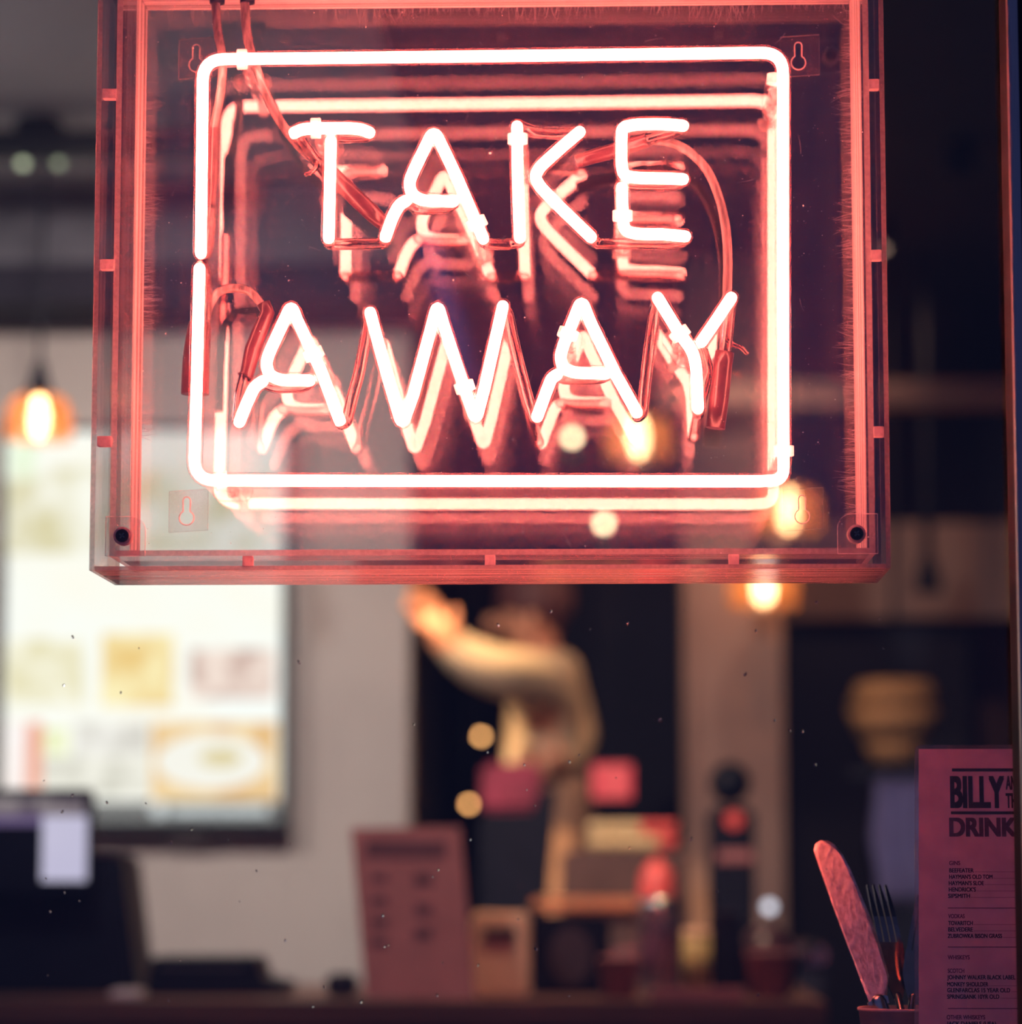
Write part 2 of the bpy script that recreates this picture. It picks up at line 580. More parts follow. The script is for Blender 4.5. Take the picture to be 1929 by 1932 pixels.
# raindrops on the pane
bm = bmesh.new()
spots = [(137, 1501), (202, 1515), (362, 1565), (484, 1643), (452, 1701), (340, 1812), (318, 1887), (591, 1899), (682, 1890), (835, 1816), (726, 1786),
         (825, 1878), (888, 1584), (827, 1641), (978, 1734), (1012, 1790), (1040, 1153), (1541, 1136), (1427, 1190), (1407, 1272), (1539, 1443), (1455, 1735),
         (1010, 1520), (1075, 1438), (612, 1862), (150, 1700), (90, 1840), (95, 1720), (1560, 1640), (1515, 1380), (1290, 1150), (1185, 1175)]
for i in range(36):
    spots.append((random.uniform(20, 1700), random.uniform(1130, 1920)))
for px, py in spots:
    c = P(px, py, GY - 0.0035)
    r = random.uniform(0.0007, 0.0017)
    rr = bmesh.ops.create_icosphere(bm, subdivisions=1, radius=r)
    ang = random.uniform(-0.7, 0.7)
    for v in rr['verts']:
        q = Vector((v.co.x * 0.75, v.co.y * 0.5, v.co.z * random.choice((1.0, 1.35))))
        v.co = c + Matrix.Rotation(ang, 3, 'Y') @ q
struct(put('water_drops', mesh_from('water_drops', bm, 'drop'), win), 'stuff')

# window bar carrying cutlery and menu
LEDGE = 0.93
ledge = thing('window_bar', 'dark wooden window bar shelf below the neon sign', 'shelf', (0.4, 0.15, LEDGE - 0.04))
box('shelf_board', -1.5, 1.2, -0.005, 0.36, LEDGE - 0.04, LEDGE, 'wood', ledge, 0.004)
for x in (-1.2, -0.1, 1.0):
    box('bracket', x - 0.015, x + 0.015, -0.002, 0.3, LEDGE - 0.16, LEDGE - 0.04, 'black', ledge, 0.002)

# ------------------------------------------------------------------ neon sign in its acrylic box
NY, BY = 0.060, 0.143
fl, fr = P(168, 1076, 0), P(1682, 1076, 0)
ztop = P(900, -106, 0).z
x0, x1, z0 = fl.x, fr.x, fl.z
sign = thing('neon_sign', 'glowing red neon sign reading take away in a clear acrylic box', 'neon sign', ((x0 + x1) / 2, 0.07, z0))
T = 0.0038
slab('front_panel', x0, x1, 0.0, 0.004, z0, ztop, 'acrylic', 'edge', sign, 'glowfilm')
DB = 0.139
slab('cover_wall', x0, x0 + T, 0.004, DB, z0, ztop, 'coversheet', 'edge', sign)
slab('cover_wall', x1 - T, x1, 0.004, DB, z0, ztop, 'coversheet', 'edge', sign)
slab('cover_wall', x0 + T, x1 - T, 0.004, DB, z0, z0 + T, 'bottomsheet', 'edge', sign)
slab('cover_wall', x0 + T, x1 - T, 0.004, DB, ztop - T, ztop, 'coversheet', 'edge', sign)
a, b = P(207, 1050, 0.01), P(1652, 1050, 0.01)
u0, u1, w0, w1 = a.x, b.x, a.z, P(900, -78, 0.01).z
TT = 0.005
slab('tray_wall', u0, u0 + TT, 0.008, BY, w0, w1, 'wallsheet', 'edge', sign)
slab('tray_wall', u1 - TT, u1, 0.008, BY, w0, w1, 'wallsheet', 'edge', sign)
slab('tray_wall', u0 + TT, u1 - TT, 0.008, BY, w0, w0 + TT, 'wallsheet', 'edge', sign)
slab('tray_wall', u0 + TT, u1 - TT, 0.008, BY, w1 - TT, w1, 'wallsheet', 'edge', sign)
back = slab('back_panel', u0, u1, BY, BY + 0.005, w0, w1, 'acrylic', 'edge', sign, 'glowfilm')

# frosted bonding strips on the inside of the tray walls
sb = 0.0006
slab('bonding_strip', u0 + TT + 0.0002, u0 + TT + sb, 0.085, BY - 0.0002, w0 + TT + 0.001, w1 - TT - 0.001, 'stripv', 'stripv', sign)
slab('bonding_strip', u1 - TT - sb, u1 - TT - 0.0002, 0.035, BY - 0.0002, w0 + TT + 0.001, w1 - TT - 0.001, 'stripv', 'stripv', sign)
slab('bonding_strip', u0 + TT + 0.001, u1 - TT - 0.001, 0.085, BY - 0.0002, w1 - TT - sb, w1 - TT - 0.0002, 'striph', 'striph', sign)

# pale spacers between cover and tray
for py in (178, 500, 833):
    for side in (0, 1):
        c = P(190 if side == 0 else 1660, py - (18 if side else 0), 0.012)
        xa, xb = (x0 + T, u0) if side == 0 else (u1, x1 - T)
        box('spacer', xa, xb, 0.008, 0.018, c.z - 0.0043, c.z + 0.0043, 'spacer', sign, 0.0004)
for px in (468, 925, 1385):
    c = P(px, 1060, 0.012)
    box('spacer', c.x - 0.0043, c.x + 0.0043, 0.008, 0.018, z0 + T, w0, 'spacer', sign, 0.0004)
    box('spacer', c.x - 0.0043, c.x + 0.0043, 0.008, 0.018, w1, ztop - T, 'spacer', sign, 0.0004)

# corner blocks with screws
BS = mm(76, 0)
for cx, cz, sx, sz, spx in ((u0 - 0.003, w0, 1, 1, (231, 1011)), (u1 + 0.002, w0, -1, 1, (1617, 1007)), (u0 - 0.003, w1, 1, -1, None), (u1 + 0.002, w1, -1, -1, None)):
    R0 = 0.012
    poly = [(0, 0), (BS, 0)]
    for k in range(7):
        t = k / 6 * PI / 2
        poly.append((BS - R0 + R0 * math.cos(t), BS - R0 + R0 * math.sin(t)))
    poly.append((0, BS))
    bm = prism_bm([(cx + sx * p, cz + sz * q) for p, q in poly], 0.0042, 0.0078)
    bm.normal_update()
    for f in bm.faces:
        f.material_index = 0 if abs(f.normal.y) > 0.9 else 1
    blk = put('corner_block', mesh_from('corner_block', bm, ['block', 'spacer']), sign)
    sp = P(*spx, 0.0) if spx else Vector((cx + sx * BS * 0.42, 0, cz + sz * BS * 0.48))
    bm = bmesh.new()
    for rr, yy0, yy1, mi in ((0.0078, -0.0006, 0.009, 1), (0.0056, -0.0022, 0.012, 0)):
        r = bmesh.ops.create_cone(bm, cap_ends=True, segments=24, radius1=rr, radius2=rr, depth=yy1 - yy0)
        for v in r['verts']:
            v.co = Vector((sp.x + v.co.x, (yy0 + yy1) / 2 + v.co.z, sp.z + v.co.y))
        for f in {f for v in r['verts'] for f in v.link_faces}:
            f.material_index = mi
    for ang in (0.6, 0.6 + PI / 2):          # cross slot, raised ribs of the driver recess
        r = bmesh.ops.create_cube(bm, size=1)
        for v in r['verts']:
            q = Vector((v.co.x * 0.0052, v.co.y * 0.0006, v.co.z * 0.0011))
            v.co = Vector((sp.x, -0.0024, sp.z)) + Matrix.Rotation(ang, 3, 'Y') @ q
        for f in {f for v in r['verts'] for f in v.link_faces}:
            f.material_index = 2
    put('screw', mesh_from('screw', bm, ['screw', 'spacer', 'fork']), blk)

# keyhole hanger plates on the back panel
def keyhole(cx, cz, k=1.0):
    pts = []
    for j in range(15):
        t = math.radians(118 + j * (304 / 14))
        pts.append((cx + 0.0066 * k * math.cos(t), cz + 0.0066 * k * math.sin(t)))
    for j in range(7):
        t = math.radians(0 + j * 30)
        pts.append((cx + 0.0033 * k * math.cos(t), cz + 0.0155 * k + 0.0033 * k * math.sin(t)))
    return pts


for px, py in ((370, 122), (1507, 118), (352, 977), (1514, 974)):
    c = P(px, py, BY - 0.003)
    bm = bmesh.new()
    outer = [(-0.016, -0.013), (0.019, -0.011), (0.019, 0.026), (-0.016, 0.024)]
    hole = keyhole(c.x, c.z)
    vo = [bm.verts.new((c.x + p, BY - 0.0025, c.z + q)) for p, q in outer]
    vh = [bm.verts.new((p, BY - 0.0025, q)) for p, q in hole]
    eo = [bm.edges.new((vo[k], vo[(k + 1) % 4])) for k in range(4)]
    eh = [bm.edges.new((vh[k], vh[(k + 1) % len(vh)])) for k in range(len(vh))]
    bmesh.ops.triangle_fill(bm, edges=eo + eh, use_beauty=True)
    flat = bm.faces[:]
    ex = bmesh.ops.extrude_face_region(bm, geom=flat)
    for v in [g for g in ex['geom'] if isinstance(g, bmesh.types.BMVert)]:
        v.co.y += 0.0024
    bm.normal_update()
    for f in bm.faces:
        f.material_index = 0 if abs(f.normal.y) > 0.9 else 1
    nf = len(bm.faces)
    rim = [Vector((p, BY - 0.0027, q)) for p, q in hole + hole[:2]]
    tube_bm(rim, 0.0005, 6, bm, caps=False)
    bm.faces.ensure_lookup_table()
    for f in bm.faces[nf:]:
        f.material_index = 2
    put('hanger_plate', mesh_from('hanger_plate', bm, ['block', 'edge', 'spacer']), back)

# crazing of the glue joints round the back panel, and dust
bm = bmesh.new()


def hair(bm, p, d, length, w):
    d = d.normalized()
    side = Vector((-d.z, 0, d.x)) * w
    prev = None
    n = 4
    bend = random.uniform(-0.5, 0.5)
    for k in range(n):
        t = k / (n - 1)
        c = p + d * length * t + Vector((-d.z, 0, d.x)) * bend * length * t * t * 0.5
        ww = side * (1 - 0.7 * t)
        cur = (bm.verts.new(c - ww), bm.verts.new(c + ww))
        if prev:
            bm.faces.new((prev[0], prev[1], cur[1], cur[0]))
        prev = cur


for side in range(4):
    if side == 1:
        continue
    for i in range(430):
        t = random.random()
        if side == 0:
            p, d = Vector((u0 + TT, BY - 0.0006, w0 + 0.12 + (w1 - w0 - 0.13) * t)), Vector((1, 0, random.uniform(-0.25, 0.25)))
        elif side == 2:
            p, d = Vector((u1 - TT, BY - 0.0006, w0 + 0.05 + (w1 - w0 - 0.06) * t)), Vector((-1, 0, random.uniform(-0.25, 0.25)))
        else:
            p, d = Vector((u0 + TT + (u1 - u0 - 2 * TT) * t, BY - 0.0006, w1 - TT)), Vector((random.uniform(-0.3, 0.3), 0, -1))
        hair(bm, p, d, random.uniform(0.004, 0.018) * (0.8 + 0.35 * math.sin(t * 25)), random.uniform(0.00008, 0.00018))
for i in range(40):
    p = Vector((random.uniform(u0, u1), BY - 0.0006, random.uniform(w0, w1)))
    hair(bm, p, Vector((random.uniform(-1, 1), 0, random.uniform(-1, 1))), random.uniform(0.004, 0.02), 0.00012)
struct(put('glue_crazing', mesh_from('glue_crazing', bm, 'crazing'), back), 'stuff')
bm = bmesh.new()
for i in range(1500):
    yy = -0.0003 if i % 3 else BY - 0.0004
    p = Vector((random.uniform(u0, u1), yy, random.uniform(w0, w1)))
    r = 0.00017 * math.exp(random.gauss(0.25, 0.5))
    vs = [bm.verts.new(p + Vector((r * math.cos(k * PI / 3) * random.uniform(.6, 1.2), 0, r * math.sin(k * PI / 3) * random.uniform(.6, 1.2)))) for k in range(6)]
    bm.faces.new(vs)
struct(put('dust_specks', mesh_from('dust_specks', bm, 'dust'), sign), 'stuff')

# lit tubes
RC, RS = 0.0051, 0.0071


def path(pts, r):
    v = [P(p[0], p[1], NY + (p[2] if len(p) > 2 else 0)) for p in pts]
    return fillet(v, r)


def lit(name, strokes, parent, label=None, fil=0.012):
    bm, bs = bmesh.new(), bmesh.new()
    for s in strokes:
        q = path(s[0], s[1] if len(s) > 1 else fil)
        tube_bm(q, RC, 14, bm)
        tube_bm(q, RS, 14, bs)
    o = put(name, mesh_from(name, bm, 'neon'), parent)
    put('halo_shell', mesh_from('halo_shell', bs, 'sleeve'), o)  # added shell, wider than the glass, carrying the tube's halo
    if label:
        o['label'] = label
    return o


def clear(pts, parent, r=0.0052, fil=0.006, name='unlit_bend'):
    q = path(pts, fil)
    bm = tube_bm(q, r, 14)
    tube_bm(q, r * 0.72, 14, bm, inward=True)
    return put(name, mesh_from(name, bm, 'clearglass'), parent)


D1, D2 = 0.006, 0.016
t_ = lit('neon_letter', [([(556, 250, 0.010), (572, 243.5), (600, 242), (660, 242), (682, 244), (697, 250, 0.010)], 0.006), ([(624.4, 266), (622.5, 360), (620.5, 449)],)], sign, 'letter T of neon')
clear([(620.5, 458, 0.004), (622, 461, 0.010), (700, 460, 0.010), (726, 459, 0.008), (727, 452, 0.002)], t_)
clear([(697, 250, 0.012), (694, 258, 0.016), (660, 260, 0.017), (632, 258, 0.016), (625, 262, 0.004)], t_)
clear([(556, 251, 0.010), (566, 262, 0.018), (585, 290, 0.022), (604, 312, 0.024)], t_)
clear([(600, 300, 0.022), (596, 318, 0.016), (584, 328, 0.014), (578, 329, 0.014)], t_, 0.0022, 0.003, 'glass_nipple')
a_ = lit('neon_letter', [([(728, 446), (741, 409), (754, 386), (767, 378.5)], 0.012),
                         ([(855, 380), (796, 378.5), (776, 366), (772, 344), (781, 322), (819, 244), (837, 281), (863, 336), (912, 450)], 0.010)], sign, 'letter A of neon in the word take')
clear([(767, 380, 0.004), (780, 392, 0.012), (800, 395, 0.014), (845, 393, 0.012), (857, 383, 0.004)], a_)
clear([(914, 457, 0.004), (920, 461, 0.008), (965, 461, 0.010), (980, 457, 0.004)], a_)
k_ = lit('neon_letter', [([(976, 239), (977, 330), (981, 448)],),
                         ([(1094, 249), (1061, 277), (1019, 315), (1009, 333), (1019, 352), (1054, 388), (1115, 447)], 0.016)], sign, 'letter K of neon')
clear([(977, 236, 0.004), (990, 242, 0.012), (1010, 250, 0.018), (1045, 253, 0.018), (1085, 251, 0.012), (1094, 248, 0.004)], k_)
clear([(1117, 453, 0.004), (1126, 459, 0.010), (1160, 460, 0.014), (1270, 461, 0.014), (1292, 455, 0.006)], k_)
e_ = lit('neon_letter', [([(1288, 237, 0.004), (1248, 234), (1200, 235), (1174, 240), (1173, 262), (1173, 312), (1178, 332), (1205, 336), (1250, 336.5), (1289, 338)], 0.016),
                         ([(1174, 354), (1175.5, 405), (1178, 436), (1206, 442), (1250, 442), (1293, 446)], 0.016)], sign, 'letter E of neon')
clear([(1289, 338, 0.004), (1284, 348, 0.012), (1260, 350, 0.014), (1200, 350, 0.014), (1178, 348, 0.008)], e_)
clear([(1290, 238, 0.006), (1280, 246, 0.014), (1250, 255, 0.02), (1222, 263, 0.024)], e_)
b_ = lit('neon_letter', [([(452, 796), (465, 763), (480, 730), (496, 719)], 0.012),
                         ([(584, 718), (530, 717.5), (508, 708), (502, 686), (508, 666), (550, 575), (561, 604), (605, 697), (641, 793)], 0.010)], sign, 'first letter A of neon in the word away')
clear([(496, 720, 0.004), (508, 728, 0.010), (530, 731, 0.012), (572, 730, 0.010), (585, 722, 0.004)], b_)
clear([(452, 798, 0.004), (449, 790, 0.012), (453, 745, 0.020), (462, 710, 0.024)], b_)
w_ = lit('neon_letter', [([(699, 590), (708, 625), (732, 712), (759, 803), (780, 745), (826, 573), (838, 615), (866, 700), (898, 794), (915, 730), (949, 578)], 0.008)], sign, 'letter W of neon')
clear([(644, 800, 0.002), (654, 797, 0.010), (665, 750, 0.014), (677, 707, 0.014), (690, 640, 0.013), (697, 596, 0.008)], w_)
c_ = lit('neon_letter', [([(1014, 786), (1033, 734), (1041, 714), (1051, 707)], 0.012),
                         ([(1143, 705), (1085, 703.5), (1063, 695), (1057, 674), (1064, 650), (1098, 564), (1111, 601), (1163, 708), (1202, 778)], 0.010)], sign, 'second letter A of neon in the word away')
clear([(950, 580, 0.004), (958, 590, 0.012), (968, 640, 0.014), (981, 694, 0.014), (1000, 765, 0.013), (1009, 788, 0.006)], c_)
clear([(1051, 708, 0.004), (1062, 714, 0.010), (1090, 717, 0.012), (1130, 715, 0.010), (1144, 709, 0.004)], c_)
y_ = lit('neon_letter', [([(1241.5, 562), (1278, 622), (1307, 662), (1314, 690), (1317.5, 770)], 0.014), ([(1380, 562), (1346, 613), (1324, 645)],)], sign, 'letter Y of neon')
clear([(1204, 786, 0.003), (1212, 780, 0.010), (1216, 740, 0.013), (1226, 655, 0.014), (1236, 585, 0.012), (1240, 566, 0.006)], y_)
clear([(1381, 566, 0.004), (1377, 585, 0.010), (1372, 640, 0.018), (1368, 672, 0.020)], y_)
clear([(1373, 640, 0.018), (1384, 652, 0.018), (1398, 655, 0.017), (1409, 666, 0.017)], y_, 0.0022, 0.004, 'glass_nipple')
clear([(1318, 776, 0.004), (1318, 782, 0.012), (1322, 760, 0.026), (1338, 700, 0.03), (1322, 650, 0.01)], y_)
bo = lit('neon_border', [([(379, 477), (381, 300), (383, 112), (800, 107.5), (1250, 102), (1478, 99), (1478, 500), (1479, 905.5), (1433, 908), (820, 907.5), (366, 906.5), (371, 733), (376.5, 507)], 0.019)], sign, 'rectangular neon border tube')
clear([(380, 480, 0.003), (383, 489, 0.010), (392, 470, 0.020), (396, 430, 0.026), (398, 392, 0.028)], bo)
clear([(377, 505, 0.003), (380, 496, 0.010), (388, 512, 0.022), (390, 560, 0.028), (388, 602, 0.030)], bo)

# faint tinted haze added inside the box for the glow round the tubes
m_, nt_, out_ = new_mat('glow_haze')
vs_ = nt_.nodes.new('ShaderNodeVolumeScatter')
vs_.inputs['Color'].default_value = (1.0, 0.55, 0.85, 1)
vs_.inputs['Density'].default_value = 0.052
nt_.links.new(vs_.outputs[0], out_.inputs['Volume'])
M['haze'] = m_
hz = struct(box('glow_haze', u0 + TT + 0.001, u1 - TT - 0.001, 0.010, BY - 0.005, w0 + TT + 0.001, w1 - TT - 0.001, 'haze', sign), 'stuff')

# tube supports: collar round the tube, stem and drilled foot on the back panel
for px, py, ang in ((457, 112, 0), (1466, 150, 95), (1479, 851, 90), (418, 907, 0), (596, 242, 0), (977, 262, 90), (1175, 407, 90), (900, 421, 66),
                    (592, 668, 66), (877, 730, 72), (1072, 630, 110), (1283, 630, 56)):
    c = P(px, py, NY)
    bm = bmesh.new()
    u = Vector((math.cos(math.radians(ang)), 0, -math.sin(math.radians(ang))))      # along the tube
    n_ = Vector((u.z, 0, -u.x))
    tube_bm([c + Vector((0, 0.0092, 0)), c + Vector((0, BY - NY - 0.012, 0))], 0.0045, 12, bm, caps=False)
    tube_bm([c + Vector((0, BY - NY - 0.034, 0)), c + Vector((0, BY - NY - 0.003, 0))], 0.0062, 12, bm, caps=False)
    sup = put('tube_support', mesh_from('tube_support', bm, 'support'), sign)
    col_ = bmesh.new()
    tube_bm([c - u * 0.0042, c + u * 0.0042], 0.0090, 14, col_, caps=False)
    tube_bm([c - u * 0.0042, c + u * 0.0042], 0.0070, 14, col_, caps=False, inward=True)
    put('collar', mesh_from('collar', col_, 'collar'), sup)
    foot = bmesh.new()
    f = P(px, py, NY)
    poly = []
    for k in range(24):
        t = 2 * PI * k / 24
        L = 0.011 if abs(math.cos(t)) > 1e-6 else 0
        q = u * (math.copysign(0.010, math.cos(t)) + 0.008 * math.cos(t)) + n_ * 0.008 * math.sin(t)
        poly.append((f.x + q.x, f.z + q.z))
    prism_bm(poly, BY - 0.0035, BY - 0.0004, foot)
    for s in (-1, 1):
        q = f + u * 0.012 * s
        tube_bm([Vector((q.x, BY - 0.0045, q.z)), Vector((q.x, BY - 0.0036, q.z))], 0.0028, 12, foot, caps=False)
    put('foot', mesh_from('foot', foot, 'support'), sup)


# cables, rubber boots and grommets
def cable(pts, r, name='cable', mat='cable'):
    v = smooth([P(p[0], p[1], NY + p[2]) for p in pts], 8)
    return tube(name, v, r, mat, sign, 12)


def boot(pts, rad):
    v = [P(p[0], p[1], NY + p[2]) for p in pts]
    return tube('electrode_boot', v, 0.006, 'boot', sign, 16, False, rad)


cable([(405, -60, 0.045), (407, 0, 0.040), (411, 60, 0.032), (420, 110, 0.024), (417, 170, 0.022), (405, 235, 0.026), (403, 250, 0.028)], 0.0040)
cable([(458, -60, 0.045), (462, 0, 0.040), (467, 70, 0.030), (488, 140, 0.020), (515, 205, 0.018), (555, 265, 0.022), (604, 312, 0.026), (622, 328, 0.028)], 0.0042)
boot([(405, 236, 0.028), (404, 245, 0.028), (401, 330, 0.028), (399, 375, 0.028), (398, 392, 0.028)], [0.0048, 0.0056, 0.0056, 0.0040, 0.0046])
boot([(600, 306, 0.025), (618, 322, 0.026), (700, 400, 0.030), (735, 432, 0.032)], [0.0055, 0.0078, 0.0078, 0.0062])
boot([(388, 598, 0.030), (378, 612, 0.034), (371, 660, 0.034), (368, 744, 0.034)], [0.0052, 0.0105, 0.0120, 0.0124])
boot([(497, 572, 0.026), (505, 590, 0.026), (492, 620, 0.026), (477, 660, 0.026), (466, 706, 0.025), (462, 712, 0.024)], [0.0062, 0.0066, 0.0070, 0.0074, 0.0062, 0.0072])
boot([(1368, 664, 0.022), (1364, 690, 0.022), (1358, 745, 0.024), (1350, 808, 0.024)], [0.0082, 0.0082, 0.0086, 0.0086])
boot([(1224, 263, 0.024), (1216, 266, 0.026), (1160, 284, 0.03), (1110, 298, 0.032), (1087, 306, 0.032)], [0.0066, 0.0070, 0.0070, 0.0064, 0.0060])
cable([(388, 612, 0.034), (394, 580, 0.033), (412, 552, 0.032), (442, 543, 0.031), (472, 551, 0.029), (494, 576, 0.027), (500, 590, 0.026)], 0.0040)
cable([(1205, 272, 0.027), (1240, 265, 0.03), (1286, 277, 0.034), (1330, 315, 0.036), (1358, 375, 0.036), (1372, 450, 0.034), (1373, 540, 0.030), (1368, 640, 0.026), (1362, 700, 0.024)], 0.0042)
for px in (410, 467):
    g = P(px, -2, NY + 0.040)
    tube('grommet', [Vector((g.x, g.y, w1 - 0.012)), Vector((g.x, g.y, w1 + 0.012))], 0.0068, 'blackplastic', sign, 16, False)
for fx in (0.12, 0.88):
    xx = x0 + (x1 - x0) * fx
    tube('hanging_wire', [Vector((xx, 0.1, ztop - 0.005)), Vector((xx, 0.1, CEIL + 0.002))], 0.0012, 'steel', sign, 8)

# ------------------------------------------------------------------ drinks menu card
MY = 0.140
a, b = P(1726, 1403, MY), P(1733, 1412, MY)
card = thing('menu_card', 'pink laminated drinks menu card standing on the window bar', 'menu', (a.x + 0.1, MY, LEDGE))
CW = 0.212
R0 = 0.005
poly = []
for cx, cz, t0 in ((a.x + CW - R0, a.z - R0, 0), (a.x + R0, a.z - R0, 90), (a.x + R0 - 0.004, LEDGE + R0, 180), (a.x + CW - R0, LEDGE + R0, 270)):
    for k in range(5):
        t = math.radians(t0 + k * 22.5)
        poly.append((cx + R0 * math.cos(t), cz + R0 * math.sin(t)))
bm = prism_bm(poly, MY, MY + 0.0012)
put('laminate', mesh_from('laminate', bm, 'laminate'), card)
m0 = 0.0036
bm = prism_bm([(a.x + m0, a.z - m0), (a.x + m0 - 0.004, LEDGE + m0), (a.x + CW - m0, LEDGE + m0), (a.x + CW - m0, a.z - m0)], MY + 0.0003, MY + 0.0009)
pap = put('paper_sheet', mesh_from('paper_sheet', bm, 'paper'), card)
IY = MY + 0.0001


def menu_text(s, px, py, hpx, mat, wpx=None, fat=0.02, xs=0.8):
    p = P(px, py, MY)
    return text('printed_line', s, p.x, p.z, IY, mm(hpx, MY), mat, card, mm(wpx, MY) if wpx else None, fat, xs)


def rule(px, py, w, hpx, mat='ink', px2=None):
    p = P(px, py, MY)
    x2 = P(px2, py, MY).x if px2 else a.x + CW - 0.03
    box('printed_rule', p.x, x2, IY - 0.00005, IY, p.z - mm(hpx, MY) / 2, p.z + mm(hpx, MY) / 2, mat, card)


rule(1797, 1451, 0, 6)
rule(1795, 1533, 0, 5.5)
menu_text('BILLY', 1796, 1522, 58, 'ink', 98, 0.05)
menu_text('AND', 1900, 1488, 25, 'ink', 29, 0.05)
menu_text('THE', 1900, 1523, 27, 'ink', 29, 0.05)
menu_text('DRINKS', 1794, 1577, 34, 'fadedink', 140, 0.05)
y0_ = [('GINS', 1632, 1792, 'fadedink'), ('BEEFEATER', 1646, 1792, 'ink'), ("HAYMAN'S OLD TOM", 1658, 1792, 'ink'), ("HAYMAN'S SLOE", 1670, 1791, 'ink'),
       ("HENDRICK'S", 1682, 1791, 'ink'), ('SIPSMITH', 1694, 1790, 'ink'), ('VODKAS', 1732, 1790, 'fadedink'), ('TOVARITCH', 1745, 1790, 'ink'),
       ('BELVEDERE', 1757, 1790, 'ink'), ('ZUBROWKA BISON GRASS', 1769, 1789, 'ink'), ('WHISKEYS', 1809, 1789, 'fadedink'), ('SCOTCH', 1834, 1789, 'fadedink'),
       ('JOHNNY WALKER BLACK LABEL', 1846, 1788, 'ink'), ('MONKEY SHOULDER', 1859, 1788, 'ink'), ('GLENFARCLAS 15 YEAR OLD', 1870, 1788, 'ink'),
       ('SPRINGBANK 10YR OLD', 1882, 1788, 'ink'), ('OTHER WHISKEYS', 1920, 1787, 'fadedink'), ('JACK DANIELS (USA)', 1932, 1787, 'ink')]
for s, py, px, mt in y0_:
    o = menu_text(s, px, py, 7.6, mt, len(s) * 5.0, 0.038)
    if mt == 'ink':                                    # dotted leader
        xe = max(v.co.x for v in o.data.vertices)
        bm = bmesh.new()
        zz = P(px, py - 0.5, MY).z
        x = xe + 0.001
        while x < a.x + CW - 0.03:
            box_bm(x, x + 0.00055, IY - 0.00005, IY, zz, zz + 0.0005, 0, bm)
            x += 0.0012
        put('dotted_leader', mesh_from('dotted_leader', bm, 'ink'), card)
for py in (1713, 1786, 1900):
    rule(1789, py, 0, 1.2)

# the card leans back against the cutlery cup
for o in card.children:
    for v in o.data.vertices:
        v.co.y += (v.co.z - 1.12) * 0.25
        v.co.x += (v.co.z - 1.12) * 0.026

# ------------------------------------------------------------------ cutlery cup
CY = 0.192
cc = P(1712, 1900, CY)
rr = mm(91, CY)
top = cc.z
hgt = top - LEDGE
tag(lathe('cutlery_cup', [(0, 0.0), (rr * 0.80, 0.0), (rr * 0.985, hgt - 0.003), (rr * 1.01, hgt - 0.003), (rr * 1.015, hgt - 0.001), (rr * 1.0, hgt), (rr * 0.97, hgt - 0.001),
                          (rr * 0.775, 0.003), (0, 0.003)], (cc.x, CY, LEDGE), 'coral', None, 40), 'coral cutlery cup on the window bar beside the menu card', 'cup')
# knife: rounded blade, bolster, handle standing in the cup
kn = thing('table_knife', 'smeared round-tipped table knife standing in the cutlery cup', 'knife', P(1665, 1900, CY))
edge_r = [(1562, 1586), (1575, 1594), (1590, 1612), (1605, 1640), (1622, 1680), (1645, 1735), (1663, 1788), (1678, 1842), (1675, 1862), (1674, 1884)]
edge_l = [(1536, 1604), (1545, 1632), (1571, 1707), (1600, 1785), (1622, 1843), (1640, 1890)]
out = [(1539, 1592), (1548, 1586)] + edge_r + edge_l[::-1]
bm = bmesh.new()
ctr = [P((1555 + (1657 - 1555) * t), (1600 + 285 * t), CY + 0.00024 * (290 - 285 * t)) for t in (0, .25, .5, .75, 1)]
pts = [P(p, q, CY + 0.00024 * (1890 - q)) for p, q in out]
c0 = sum(pts, Vector()) / len(pts)
fa = [bm.verts.new(p + (c0 - p) * 0.0 + Vector((0, -0.0003, 0))) for p in pts]
fb = [bm.verts.new(p + Vector((0, 0.0003, 0))) for p in pts]


def inset_pt(i):
    p = pts[i]
    t = min(range(5), key=lambda k: (ctr[k] - p).length)
    d = ctr[t] - p
    return p + d.normalized() * min(0.003, d.length * 0.4)


ia = [bm.verts.new(inset_pt(i) + Vector((0, -0.0012, 0))) for i in range(len(pts))]
ib = [bm.verts.new(inset_pt(i) + Vector((0, 0.0012, 0))) for i in range(len(pts))]
n = len(pts)
for k in range(n):
    j = (k + 1) % n
    bm.faces.new((fa[k], fa[j], ia[j], ia[k]))
    bm.faces.new((fb[j], fb[k], ib[k], ib[j]))
    bm.faces.new((fa[j], fa[k], fb[k], fb[j]))
bm.faces.new(ia)
bm.faces.new(ib[::-1])
bmesh.ops.triangulate(bm, faces=[f for f in bm.faces if len(f.verts) > 4])
bmesh.ops.recalc_face_normals(bm, faces=bm.faces[:])
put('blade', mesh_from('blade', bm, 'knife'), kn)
ky = CY + 0.001
bm = prism_bm([(P(p, q, ky).x, P(p, q, ky).z) for p, q in ((1637, 1893), (1640, 1898), (1678, 1892), (1675, 1879), (1668, 1877), (1645, 1886))], ky - 0.0035, ky + 0.0045)
put('bolster', mesh_from('bolster', bm, 'steel'), kn)
bm = tube_bm([P(1659, 1890, CY), P(1680, 1960, CY), P(1698, 2020, CY), P(1706, 2046, CY)], 0.007, 12, None, True, [0.0072, 0.0080, 0.0088, 0.0080])
put('handle', mesh_from('handle', bm, 'steel'), kn)


